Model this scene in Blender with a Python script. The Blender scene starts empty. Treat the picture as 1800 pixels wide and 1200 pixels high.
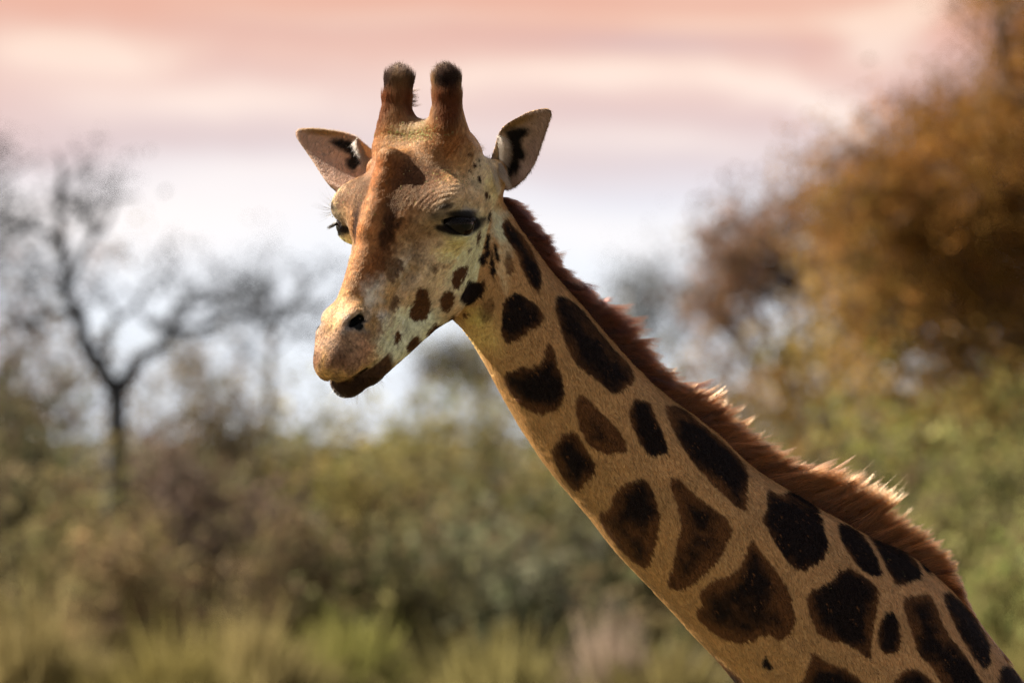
import bpy, math, random, time
import numpy as np
from mathutils import Vector
T0 = time.time()
rng = np.random.default_rng(7)
random.seed(7)
SC = bpy.context.scene
COL = SC.collection
CAM_Z = 3.6          # metres: camera on a raised visitor terrace, level
DIST = 20.0          # metres from the camera to the giraffe

# ---------------------------------------------------------------- camera
cd = bpy.data.cameras.new('camera')
cam = bpy.data.objects.new('camera', cd)
COL.objects.link(cam)
cam.location = (0, -DIST, CAM_Z)
cam.rotation_euler = (math.radians(90), 0, 0)
cd.sensor_width = 36.0
cd.lens = 400.0
cd.clip_start = 0.5
cd.clip_end = 6000
cd.dof.use_dof = True
cd.dof.focus_distance = DIST + 0.0
cd.dof.aperture_fstop = 9.6
SC.camera = cam
SC.render.resolution_x, SC.render.resolution_y = 1024, 682

# ---------------------------------------------------------------- sun
SUN = np.array([-0.70, 0.30, 0.62]); SUN /= np.linalg.norm(SUN)
sd = bpy.data.lights.new('sun', 'SUN')
sd.energy = 5.0
sd.angle = math.radians(0.6)
sd.color = (1.0, 0.91, 0.78)
sun = bpy.data.objects.new('sun', sd)
COL.objects.link(sun)
sun.rotation_euler = Vector(tuple(-SUN)).to_track_quat('-Z', 'Y').to_euler()

# ---------------------------------------------------------------- view
SC.view_settings.view_transform = 'Standard'
SC.view_settings.look = 'None'
SC.view_settings.exposure = 2.0
SC.view_settings.gamma = 1.0
SC.view_settings.use_curve_mapping = False
SC.render.engine = 'CYCLES'
SC.cycles.use_denoising = True
try:
    SC.cycles.denoising_prefilter = 'FAST'
except Exception:
    pass
SC.cycles.max_bounces = 6
SC.cycles.transparent_max_bounces = 8
SC.cycles.sample_clamp_indirect = 4.0
SC.cycles_curves.shape = 'THICK'

# ---------------------------------------------------------------- world: Nishita daylight under a broken evening cloud sheet
W = bpy.data.worlds.new('World'); SC.world = W
W.use_nodes = True
nt = W.node_tree
for n in list(nt.nodes): nt.nodes.remove(n)
class NB:
    """tiny helper to write node trees"""
    def __init__(s, tree): s.t = tree
    def n(s, kind, **kw):
        x = s.t.nodes.new(kind)
        for k, v in kw.items(): setattr(x, k, v)
        return x
    def link(s, a, b): s.t.links.new(a, b)
    def put(s, sock, v):
        if hasattr(v, 'links') or hasattr(v, 'is_linked'): s.t.links.new(v, sock)
        else: sock.default_value = v
    def math(s, op, a, b=0.0, c=0.0, clamp=False):
        x = s.n('ShaderNodeMath', operation=op, use_clamp=clamp)
        s.put(x.inputs[0], a); s.put(x.inputs[1], b); s.put(x.inputs[2], c)
        return x.outputs[0]
    def mix(s, f, a, b, mode='MIX'):
        x = s.n('ShaderNodeMix', data_type='RGBA', blend_type=mode)
        s.put(x.inputs[0], f)
        s.put(x.inputs[6], a if not isinstance(a, tuple) else (*a, 1)[:4])
        s.put(x.inputs[7], b if not isinstance(b, tuple) else (*b, 1)[:4])
        return x.outputs[2]
    def ramp(s, f, stops, interp='LINEAR'):
        x = s.n('ShaderNodeValToRGB')
        x.color_ramp.interpolation = interp
        e = x.color_ramp.elements
        while len(e) < len(stops): e.new(0.5)
        for i, (p, c) in enumerate(stops):
            e[i].position = p; e[i].color = (*c, 1)
        s.put(x.inputs[0], f)
        return x.outputs[0]
    def noise(s, vec, scale, detail=3.0, rough=0.5, dist=0.0):
        x = s.n('ShaderNodeTexNoise')
        if vec is not None: s.put(x.inputs['Vector'], vec)
        x.inputs['Scale'].default_value = scale
        x.inputs['Detail'].default_value = detail
        x.inputs['Roughness'].default_value = rough
        x.inputs['Distortion'].default_value = dist
        return x.outputs['Fac']
b = NB(nt)
tc = b.n('ShaderNodeTexCoord')
sky = b.n('ShaderNodeTexSky', sky_type='NISHITA')
sky.sun_disc = False
sky.sun_elevation = math.asin(SUN[2])
sky.sun_rotation = math.atan2(SUN[0], SUN[1])
sky.dust_density = 2.0
sep = b.n('ShaderNodeSeparateXYZ'); b.link(tc.outputs['Generated'], sep.inputs[0])
X, Y, Z = sep.outputs
# cloud deck, as far as the eye sees: long level bands near the horizon (pale), salmon above
mp = b.n('ShaderNodeMapping'); b.link(tc.outputs['Generated'], mp.inputs[0])
mp.inputs['Scale'].default_value = (1.0, 1.0, 2.3)
n1 = b.noise(mp.outputs[0], 14.0, 4.0, 0.5, 0.6)
n2 = b.noise(mp.outputs[0], 34.0, 3.0, 0.5, 0.3)
h = b.math('ADD', Z, b.math('MULTIPLY', b.math('SUBTRACT', n1, 0.5), 0.013))
base = b.ramp(b.math('MULTIPLY', h, 25.0),   # 0..0.04 -> 0..1
    [(0.00, (0.92, 0.97, 1.04)), (0.22, (0.93, 0.96, 1.02)), (0.31, (0.86, 0.84, 0.90)), (0.41, (0.79, 0.655, 0.665)),
     (0.55, (0.83, 0.56, 0.51)), (0.70, (0.87, 0.49, 0.38)), (1.0, (0.85, 0.48, 0.39))])
cloud = b.ramp(b.math('MULTIPLY', Z, 25.0),
    [(0.0, (1.06, 1.07, 1.1)), (0.35, (1.05, .97, .95)), (0.56, (1.05, 0.84, 0.74)), (0.75, (1.0, 0.72, 0.57)), (1.0, (0.95, 0.62, 0.48))])
def bank(cx, cy, rx, ry, st, sl):
    return ((cx - 900) / 20000, (600 - cy) / 20000, rx / 20000, ry / 20000, st, -sl)
def pile(items):
    acc = None
    for it in items:
        cx, cz, rx, rz, st, sl = bank(*it)
        dx = b.math('SUBTRACT', b.math('ADD', X, wob), cx)
        dz = b.math('SUBTRACT', b.math('SUBTRACT', h, cz), b.math('MULTIPLY', dx, sl))
        ex = b.math('ADD', b.math('POWER', b.math('MULTIPLY', dx, 1 / rx), 2.0), b.math('POWER', b.math('MULTIPLY', dz, 1 / rz), 2.0))
        g = b.math('MULTIPLY', b.math('EXPONENT', b.math('MULTIPLY', ex, -1.0)), st)
        acc = g if acc is None else b.math('ADD', acc, g)
    return acc
# brighter banks and duller bars of the cloud sheet, placed by direction (horizontal angle, height)
wob = b.math('MULTIPLY', b.math('SUBTRACT', b.noise(mp.outputs[0], 34.0, 5.0, .6), .5), .030)
acc = pile([(110, 118, 220, 40, 1.3, 0), (420, 200, 300, 36, .7, .05), (1060, 145, 240, 36, 1.1, -.02), (1400, 200, 130, 48, 1.2, .45), (1570, 50, 90, 60, 1.3, -.5),
            (700, 40, 300, 20, .4, 0), (1300, 40, 260, 18, .5, 0), (250, 400, 460, 80, .9, 0), (1080, 440, 320, 60, .7, 0), (620, 330, 200, 22, .4, 0), (1150, 260, 240, 24, .5, .05)])
dull = pile([(1170, 82, 260, 24, .6, 0), (260, 275, 420, 26, .4, 0), (1640, 150, 90, 60, .35, 0), (560, 60, 300, 30, .2, 0)])
# general clouds everywhere else in the dome
n3 = b.noise(mp.outputs[0], 3.0, 5.0, 0.55, 0.4)
high = b.math('MULTIPLY', b.math('SUBTRACT', n3, 0.42), 2.2, clamp=True)
farup = b.math('MULTIPLY', b.math('SUBTRACT', Z, 0.03), 12.0, clamp=True)
f = b.math('ADD', b.math('MULTIPLY', acc, 1.0), b.math('MULTIPLY', b.math('SUBTRACT', n2, 0.47), 1.1))
f = b.math('ADD', b.math('MAXIMUM', f, 0.0), b.math('MULTIPLY', farup, b.math('MULTIPLY', high, 0.5)))
f = b.math('MINIMUM', f, 1.0)
cl = b.mix(f, base, cloud)
# dark streaks under the bands
streak = b.math('MULTIPLY', b.math('SUBTRACT', n1, 0.55), 1.4, clamp=True)
cl = b.mix(b.math('MULTIPLY', streak, .25), cl, (0.72, 0.58, 0.60))
cl = b.mix(b.math('MINIMUM', dull, 1.0), cl, (0.70, 0.53, 0.54))
zen = b.math('MULTIPLY', b.math('SUBTRACT', Z, 0.045), 7.0, clamp=True)
cl = b.mix(zen, cl, b.mix(high, (0.56, 0.58, 0.64), (0.86, 0.83, 0.82)))
# high up the sheet opens on the daylight sky
skyc = b.mix(1.0, sky.outputs[0], (0.10, 0.10, 0.10), 'MULTIPLY')
up = b.math('MULTIPLY', b.math('SUBTRACT', Z, 0.10), 1.6, clamp=True)
fin = b.mix(b.math('MULTIPLY', up, 0.75), cl, skyc)
below = b.math("LESS_THAN", Z, -0.012)
fin = b.mix(below, fin, (0.16, 0.15, 0.09))
bg = b.n('ShaderNodeBackground'); b.put(bg.inputs[0], fin); bg.inputs[1].default_value = 0.248
out = b.n('ShaderNodeOutputWorld'); b.link(bg.outputs[0], out.inputs[0])

# ================================================================ giraffe: one implicit body
# working space: millimetres, X right, Y away from the camera, Z up; origin on the camera's axis, 20 m out.
def vnoise(p, scale, seed=0):
    """smooth value noise in [-1, 1]; p (N,3)"""
    q = p / scale
    i = np.floor(q).astype(np.int64); f = (q - i).astype(np.float32)
    f = f * f * (3 - 2 * f)
    def h(a, b_, c):
        n = (a * 73856093) ^ (b_ * 19349663) ^ (c * 83492791) ^ (seed * 2654435761)
        n = (n ^ (n >> 13)) * 1274126177
        n = n ^ (n >> 16)
        return ((n & 0xffff).astype(np.float32) / 32767.5) - 1
    r = 0
    for dx in (0, 1):
        wx = f[:, 0] if dx else 1 - f[:, 0]
        for dy in (0, 1):
            wy = f[:, 1] if dy else 1 - f[:, 1]
            for dz in (0, 1):
                wz = f[:, 2] if dz else 1 - f[:, 2]
                r = r + h(i[:, 0] + dx, i[:, 1] + dy, i[:, 2] + dz) * wx * wy * wz
    return r

def smin(a, b_, k):
    hh = np.clip(0.5 + 0.5 * (b_ - a) / k, 0, 1)
    return b_ * (1 - hh) + a * hh - k * hh * (1 - hh)
def smax(a, b_, k): return -smin(-a, -b_, k)

def cap(p, a, b_, ra, rb):
    a = np.asarray(a, np.float32); d = np.asarray(b_, np.float32) - a
    q = p - a
    t = np.clip(q @ d / (d @ d), 0, 1)
    return np.linalg.norm(q - t[:, None] * d, axis=1) - (ra + (rb - ra) * t)
def ell(p, c, r, rot=0.0):
    q = p - np.asarray(c, np.float32)
    if rot:   # in the s-u plane, degrees
        ca, sa = math.cos(math.radians(rot)), math.sin(math.radians(rot))
        q = np.stack([q[:, 0] * ca + q[:, 1] * sa, -q[:, 0] * sa + q[:, 1] * ca, q[:, 2]], 1)
    r = np.asarray(r, np.float32)
    k0 = np.linalg.norm(q / r, axis=1); k1 = np.linalg.norm(q / (r * r), axis=1)
    return k0 * (k0 - 1) / np.maximum(k1, 1e-9)

TH, PH = math.radians(40), math.radians(53)
sT, cT, sP, cP = math.sin(TH), math.cos(TH), math.sin(PH), math.cos(PH)
HF = np.array([-sT * cP, -cT * cP, -sP]); HU = np.array([-sT * sP, -cT * sP, cP]); HL = np.array([cT, -sT, 0.0])
HM = np.stack([HF, HU, HL])                       # rows: local axes (s: to the muzzle, u: to the forehead, l: animal's left)
HO = np.array([738 - 900, 0, 600 - 235.0])
def to_local(P): return (P - HO) @ HM.T
def to_world(q): return np.asarray(q) @ HM + HO
def img(P):
    """where a point of the working space sits in the picture plane, in mm right of / below the frame's corner"""
    k = 20000.0 / (20000.0 + P[:, 1])
    return np.stack([900 + P[:, 0] * k, 600 - P[:, 2] * k], 1)

def dense(pts, n=2):
    """Chaikin corner cutting of a closed outline"""
    p = np.array(pts, float)
    for _ in range(n):
        q = np.roll(p, -1, 0)
        p = np.stack([p * .75 + q * .25, p * .25 + q * .75], 1).reshape(-1, 2)
    return p
def polysd(xy, poly):
    """signed distance to a closed outline, negative inside"""
    x, y = xy[:, 0].astype(np.float32), xy[:, 1].astype(np.float32)
    d = np.full(len(x), 1e9, np.float32); ins = np.zeros(len(x), bool)
    n = len(poly)
    for i in range(n):
        ax, ay = poly[i]; bx, by = poly[(i + 1) % n]
        ex, ey = bx - ax, by - ay
        t = np.clip(((x - ax) * ex + (y - ay) * ey) / (ex * ex + ey * ey + 1e-9), 0, 1)
        d = np.minimum(d, (x - ax - t * ex) ** 2 + (y - ay - t * ey) ** 2)
        if ay != by:
            c = ((ay > y) != (by > y)) & (x < ex * (y - ay) / (by - ay) + ax)
            ins ^= c
    d = np.sqrt(d)
    return np.where(ins, -d, d)

# --- neck: dorsal and ventral profile lines measured along a straight axis
NP0 = np.array([845.0, 470.0]); ND = np.array([705.0, 750.0]); ND /= np.linalg.norm(ND); NN = np.array([ND[1], -ND[0]])
dors = np.array([(862, 318), (885, 352), (930, 422), (976, 484), (1025, 537), (1077, 596), (1123, 645), (1165, 687), (1193, 707), (1263, 760),
    (1317, 813), (1341, 830), (1388, 858), (1442, 891), (1489, 916), (1540, 947), (1586, 963), (1633, 998), (1683, 1045), (1722, 1099), (1761, 1146), (1796, 1192), (1900, 1330), (2010, 1440)], float)
vent = np.array([(790, 560), (808, 568), (825, 593), (846, 628), (878, 688), (906, 737), (930, 773), (967, 827), (1000, 867), (1040, 913), (1073, 960),
    (1100, 990), (1139, 1029), (1178, 1072), (1228, 1126), (1263, 1161), (1294, 1198), (1370, 1310), (1430, 1430), (1480, 1560)], float)
dt, dn = (dors - NP0) @ ND, (dors - NP0) @ NN
vt, vn = (vent - NP0) @ ND, (vent - NP0) @ NN
TG = np.arange(-160, 1500, 4.0)
def _sm(t_, n_, sig=5):
    y_ = np.interp(TG, t_, n_); k_ = np.exp(-.5 * (np.arange(-18, 19) / sig) ** 2); k_ /= k_.sum()
    return np.convolve(np.pad(y_, 18, mode='edge'), k_, 'valid')
DG, VG = _sm(dt, dn), _sm(vt, vn)
def neck_f(P):
    xy = np.stack([900 + P[:, 0], 600 - P[:, 2]], 1) - NP0
    t = xy @ ND; n = xy @ NN
    D = np.interp(t, TG, DG); V = np.interp(t, TG, VG)
    c, hgt = (D + V) / 2, (D - V) / 2
    w = np.interp(t, [-120, 0, 120, 400, 900, 1200], [66, 70, 78, 98, 150, 190])
    yc = np.interp(t, [-120, 0, 300, 1200], [62, 60, 60, 70])
    a, b_ = np.abs((n - c) / hgt), np.abs((P[:, 1] - yc) / w)
    e = 2.15
    f = ((a ** e + b_ ** e) ** (1 / e) - 1) * np.minimum(hgt, w)
    return smax(f, -(t + 118), 60)

EAR_N = dense([(885, 220), (900, 210), (920, 200), (937, 194), (957, 190), (968, 193), (972, 200), (967, 215), (962, 232), (953, 258), (943, 288),
    (927, 312), (912, 327), (895, 337), (882, 334), (872, 326), (861, 310), (860, 287), (868, 257), (875, 233)], 1)
EAR_F = dense([(514, 231), (516, 224), (525, 220), (544, 220), (569, 222), (594, 226), (612, 231), (625, 236), (637, 245), (652, 259), (690, 290), (690, 330),
    (640, 352), (600, 350), (587, 337), (575, 326), (562, 309), (550, 289), (537, 270), (525, 254), (516, 239)], 1)
def ear_frame(xy, near):
    if near: b0, tip, w = np.array([880., 315.]), np.array([968., 196.]), 45.
    else:    b0, tip, w = np.array([672., 300.]), np.array([516., 229.]), 50.
    e = tip - b0; L = np.linalg.norm(e); e /= L
    q = xy - b0
    return (q @ e) / L, (q @ np.array([-e[1], e[0]])) / w
def ear_y(xy, near):
    a, c = ear_frame(xy, near)
    if near:
        y = 10 - 78 * a
        cup = 44 * np.clip(1 - a * .78, 0, 1) * np.clip(1 - (c + .15) ** 2, -.7, 1)
        return y + cup
    y = 128 + 62 * a
    cup = 40 * np.clip(1 - a * .78, 0, 1) * np.clip(1 - (c - .15) ** 2, -.7, 1)
    return y + cup
def ear_f(P, near):
    xy = np.stack([900 + P[:, 0], 600 - P[:, 2]], 1)
    o = polysd(xy, EAR_N if near else EAR_F)
    th = np.where(o > -6, 2.2, 2.6)
    s = (np.abs(P[:, 1] - ear_y(xy, near)) * .72) - th
    return smax(s, o + 1.5, 3)

EYE_C = np.array([151., -64., 120.]); EYE_R = 30.0       # local; mirrored for the far eye
def eye_dirs(sign):
    c = to_world(EYE_C * np.array([1, 1, sign]))
    g = HL * sign * 0.93 + np.array([-sT, -cT, 0]) * 0.34 + np.array([0, 0, -.10]); g /= np.linalg.norm(g)
    r = np.cross(g, [0, 0, 1.0]); r /= np.linalg.norm(r)
    # tilt of the lid slit: outer corner higher
    up = np.cross(r, g)
    return c, g, r, up

def head_f(P):
    q = to_local(P).astype(np.float32)
    q[:, 2] = np.sqrt(q[:, 2] ** 2 + 4.0)
    f = ell(q, (35, -78, 0), (105, 82, 84))
    f = smin(f, ell(q, (118, -38, 0), (100, 60, 110)), 30)              # forehead plate
    f = smin(f, cap(q, (116, -30, 0), (87, 40, 0), 58, 16), 38)
    f = smin(f, cap(q, (87, 41, 0), (215, 8, 0), 15, 17), 20)             # median bump
    f = smin(f, ell(q, (150, -34, 34), (70, 44, 50)), 30)
    q2 = q * np.array([1, 1, 1.18], np.float32)
    f = smin(f, cap(q2, (100, -16, 0), (395, -58, 0), 48, 40), 26)      # nasal bridge
    f = smin(f, cap(q, (90, 14, 0), (330, -30, 0), 16, 12), 22)         # its keel
    f = smin(f, ell(q, (130, -24, 102), (44, 26, 44)), 22)               # brow
    f = smin(f, ell(q, EYE_C - np.array([0, 0, 4]), (33, 33, 28)), 14)  # orbit
    f = smin(f, cap(q, (150, -92, 88), (270, -96, 58), 28, 26), 24)     # cheekbone
    f = smin(f, cap(q, (180, -82, 40), (400, -76, 22), 50, 37), 24)     # upper jaw
    f = smin(f, ell(q, (205, -128, 56), (72, 72, 30)), 26)              # masseter
    f = smin(f, cap(q, (238, -160, 42), (425, -116, 16), 47, 33), 24)   # mandible
    f = smin(f, cap(q, (80, -104, 62), (225, -160, 48), 50, 46), 30)    # ramus
    # horns
    f = smin(f, cap(q, (12, -18, 58), (-48, 28, 58), 44, 23), 40)
    f = smin(f, cap(q, (-50, 30, 58), (-76, 48, 55), 23, 23.5), 8)
    f = smin(f, ell(q, (4, -26, 0), (34, 36, 70)), 24)                  # between the horns
    # muzzle
    f = smin(f, ell(q, (430, -56, 0), (58, 36, 37)), 30)
    f = smin(f, ell(q, (394, -34, 25), (36, 22, 19)), 20)               # nostril wings
    f = smin(f, ell(q, (444, -64, 17), (41, 29, 25)), 22)               # lip pads
    low = ell(q, (442, -106, 0), (51, 34, 37))
    low = smin(low, cap(q, (440, -110, 0), (360, -122, 12), 26, 28), 16)
    f = smin(f, low, 7)
    # mouth line
    m = np.minimum(cap(q, (382, -114, 47), (428, -101, 40), 3.0, 3.5), cap(q, (428, -101, 40), (474, -87, 24), 3.5, 4))
    m = np.minimum(m, cap(q, (474, -87, 24), (494, -72, 0), 4, 3.5))
    m2 = np.minimum(cap(q, (428, -101, 34), (474, -87, 15), 3, 3), cap(q, (474, -87, 15), (490, -76, 0), 3, 3))
    f = smax(f, -m, 5); f = smax(f, -m2, 5)
    # nostrils
    nst = cap(q, (408, -17, 34), (382, -26, 45), 7, 10)
    nst = smin(nst, cap(q, (398, -30, 27), (382, -38, 31), 9, 10), 6)
    f = smax(f, -nst, 5)
    # groove between cheek and upper jaw
    f = smax(f, -cap(q, (262, -62, 74), (352, -52, 56), 8, 6), 16)
    return f

def eye_cut(P, f):
    for sg in (1, -1):
        c, g, r, up = eye_dirs(sg)
        v = P - c
        d = np.linalg.norm(v, axis=1)
        a, b_, h_ = v @ g, v @ (r * sg), v @ up        # b_: towards the outer corner is negative for sg=+1
        bb = v @ (-HF * 0 + np.array([cT, -sT, 0]) * 0 + r)    # signed along the slit
        bb = bb * sg
        lid = d - (EYE_R + 2.8)
        f = smin(f, lid, 6)
        # slit: between an upper and a lower surface through the slit axis
        hh = h_ - 0.18 * bb * 1.0
        lim = 1 - (bb / 38.0) ** 2
        upl = hh - (1 + 12.5 * lim); lol = -hh - (1 + 17.5 * lim)
        cut = np.maximum(np.maximum(upl, lol), -(a - 2))
        cut = np.maximum(cut, -(d - EYE_R + 3) * 0 + (np.abs(bb) - 38))
        cut = np.maximum(cut, d - 60)
        f = smax(f, -cut, 3.0)
        f = np.minimum(f, d - (EYE_R - 2.5))
    return f

def parts_f(P):
    """(body without ears, near ear, far ear)"""
    n = neck_f(P)
    x, z = P[:, 0], P[:, 2]
    xy = P[:, [0, 2]]
    f = n.astype(np.float32)
    en = np.full(len(P), 1e3, np.float32); ef = en.copy()
    m = (x < 170) & (z > -190)
    if m.any():
        Q = P[m]
        h_ = head_f(Q)
        fm = smin(h_, n[m], 30)
        # ear roots
        rn = cap(Q, to_world([20, -100, 70]), (870 - 900, 12, 600 - 300), 40, 20)
        rn = smin(rn, cap(Q, (872 - 900, 14, 600 - 316), (868 - 900, 22, 600 - 348), 19, 13), 12)
        rf = cap(Q, to_world([20, -100, -70]), (665 - 900, 128, 600 - 296), 40, 22)
        fm = smin(fm, rn, 22); fm = smin(fm, rf, 22)
        # hollow of each ear root, in front of the shell
        fm = eye_cut(Q, fm)
        f[m] = fm
        en[m] = ear_f(Q, True); ef[m] = ear_f(Q, False)
    return f, en, ef
def body_f(P):
    f, en, ef = parts_f(P)
    near = (P[:, 0] < 120) & (P[:, 2] > 200)
    f[near] = smin(smin(f[near], en[near], 7), ef[near], 7)
    return f

def mesh_implicit(F, lo, hi, h, blk=8, keep=None, coarse_r=1.25):
    """surface nets over the narrow band of F"""
    lo = np.array(lo, float); hi = np.array(hi, float)
    nb = np.ceil((hi - lo) / (h * blk)).astype(int)
    g = np.stack(np.meshgrid(*[np.arange(k) for k in nb], indexing='ij'), -1).reshape(-1, 3)
    cen = lo + (g + 0.5) * h * blk
    R = h * blk * 0.87 * coarse_r
    act = np.zeros(len(cen), bool)
    for i in range(0, len(cen), 400000):
        act[i:i + 400000] = np.abs(F(cen[i:i + 400000])) < R
    if keep is not None: act &= keep(cen)
    B = g[act]
    k = np.arange(blk + 1)
    loc = np.stack(np.meshgrid(k, k, k, indexing='ij'), -1).reshape(-1, 3)
    n1 = blk + 1
    vals = np.empty((len(B), n1 ** 3), np.float32)
    st = max(1, 1500000 // n1 ** 3)
    for i in range(0, len(B), st):
        pts = lo + ((B[i:i + st, None, :] * blk + loc[None]) * h).reshape(-1, 3)
        vals[i:i + st] = F(pts).reshape(-1, n1 ** 3)
    V = vals.reshape(-1, n1, n1, n1)
    S = V < 0
    c = [(a, b_, d) for a in (0, 1) for b_ in (0, 1) for d in (0, 1)]
    sub = lambda A, o: A[:, o[0]:o[0] + blk, o[1]:o[1] + blk, o[2]:o[2] + blk]
    cnt = sum(sub(S, o).astype(np.int8) for o in c)
    cell = (cnt > 0) & (cnt < 8)
    ib, ix, iy, iz = np.nonzero(cell)
    cv = {o: V[ib, ix + o[0], iy + o[1], iz + o[2]] for o in c}
    acc = np.zeros((len(ib), 3)); w = np.zeros(len(ib))
    for o in c:
        for ax in range(3):
            if o[ax] == 0:
                o2 = list(o); o2[ax] = 1; o2 = tuple(o2)
                a, b_ = cv[o], cv[o2]
                cr = (a < 0) != (b_ < 0)
                t = np.where(cr, a / np.where(cr, a - b_, 1), 0)
                p = np.array(o, float)[None] + 0 * t[:, None]
                p[:, ax] += t
                acc += p * cr[:, None]; w += cr
    gi = B[ib] * blk + np.stack([ix, iy, iz], 1)
    verts = lo + (gi + acc / w[:, None]) * h
    N = nb * blk + 4
    key = lambda q: ((q[:, 0] + 1).astype(np.int64) * N[1] + q[:, 1] + 1) * N[2] + q[:, 2] + 1
    kk = key(gi); order = np.argsort(kk); ks = kk[order]
    faces = []
    for ax in range(3):
        o2 = [0, 0, 0]; o2[ax] = 1
        a = S[:, :blk, :blk, :blk]; b_ = sub(S, o2)
        jb, jx, jy, jz = np.nonzero(a != b_)
        flip = a[jb, jx, jy, jz]
        gg = B[jb] * blk + np.stack([jx, jy, jz], 1)
        u, v = [(1, 2), (2, 0), (0, 1)][ax]
        idx = []; ok = np.ones(len(gg), bool)
        for du, dv in ((0, 0), (-1, 0), (-1, -1), (0, -1)):
            q = gg.copy(); q[:, u] += du; q[:, v] += dv
            kq = key(q); p = np.searchsorted(ks, kq); p = np.minimum(p, len(ks) - 1)
            ok &= ks[p] == kq
            idx.append(order[p])
        q = np.stack(idx, 1)
        q[~flip] = q[~flip][:, ::-1]
        faces.append(q[ok])
    faces = np.concatenate(faces)
    return verts, faces

def refine(F, v, n=2, e=0.6):
    for _ in range(n):
        f0 = F(v)
        g = np.stack([F(v + d) - f0 for d in (np.eye(3) * e)], 1) / e
        gl = (g * g).sum(1)
        step = (f0 / np.maximum(gl, 0.2))[:, None] * g
        ln = np.linalg.norm(step, axis=1, keepdims=True)
        v = v - step * np.minimum(1, 1.2 / np.maximum(ln, 1e-9))
    return v

def vnormals(v, f):
    a = v[f[:, 2]] - v[f[:, 0]]; b_ = v[f[:, 3]] - v[f[:, 1]]
    n = np.cross(a, b_)
    out_ = np.zeros_like(v)
    for k in range(4):
        for ax in range(3):
            out_[:, ax] += np.bincount(f[:, k], n[:, ax], len(v))
    return out_ / np.maximum(np.linalg.norm(out_, axis=1, keepdims=True), 1e-9)

def smoothv(v, f, n=1, lam=.5):
    e = np.concatenate([f[:, [0, 1]], f[:, [1, 2]], f[:, [2, 3]], f[:, [3, 0]]])
    for _ in range(n):
        s = np.zeros_like(v); c = np.bincount(e[:, 0], minlength=len(v)) + np.bincount(e[:, 1], minlength=len(v))
        for ax in range(3):
            s[:, ax] = np.bincount(e[:, 0], v[e[:, 1], ax], len(v)) + np.bincount(e[:, 1], v[e[:, 0], ax], len(v))
        v = v + lam * (s / np.maximum(c, 1)[:, None] - v)
    return v

def compact(v, f, extra=()):
    used = np.zeros(len(v), bool); used[f.ravel()] = True
    m = np.cumsum(used) - 1
    return v[used], m[f]

def make_mesh(name, v_mm, faces, col=None, smooth=True):
    me = bpy.data.meshes.new(name)
    n = faces.shape[1]
    me.vertices.add(len(v_mm))
    me.vertices.foreach_set('co', (v_mm / 1000.0 + np.array([0, 0, CAM_Z])).astype(np.float32).ravel())
    me.loops.add(faces.size)
    me.loops.foreach_set('vertex_index', faces.astype(np.int32).ravel())
    me.polygons.add(len(faces))
    me.polygons.foreach_set('loop_start', np.arange(0, faces.size, n, dtype=np.int32))
    me.update(calc_edges=True)
    if smooth: me.polygons.foreach_set('use_smooth', np.ones(len(faces), bool))
    if col is not None:
        a = me.color_attributes.new('coat', 'FLOAT_COLOR', 'POINT')
        a.data.foreach_set('color', np.concatenate([col, np.ones((len(col), 1))], 1).astype(np.float32).ravel())
    me.update()
    return me

TCUT = 1235.0
def neck_t(P): return (np.stack([900 + P[:, 0], 600 - P[:, 2]], 1) - NP0) @ ND
VOX = 2.3
v, fc = mesh_implicit(body_f, (-420, -290, -960), (1180, 360, 520), VOX, keep=lambda c: neck_t(c) < TCUT + 25)
v = refine(body_f, v, 2)
v = smoothv(v, fc, 1, .4)
fcen = v[fc].mean(1)
fc = fc[neck_t(fcen) < TCUT]
v, fc = compact(v, fc)
print('fine mesh', len(v), len(fc), 'at', round(time.time() - T0, 1))

# ---------------------------------------------------------------- coat colours, one per surface point
def sstep(a, b_, x):
    t = np.clip((x - a) / (b_ - a), 0, 1); return t * t * (3 - 2 * t)
def deep(c): return np.clip(1.6 * np.asarray(c, float) ** 1.30 * np.array([1.0, .945, .84]), .006, .78)
TAN = deep([.415, .284, .156]); BROWN = np.array([.135, .055, .018]); DARK = np.array([.013, .007, .005])
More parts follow.
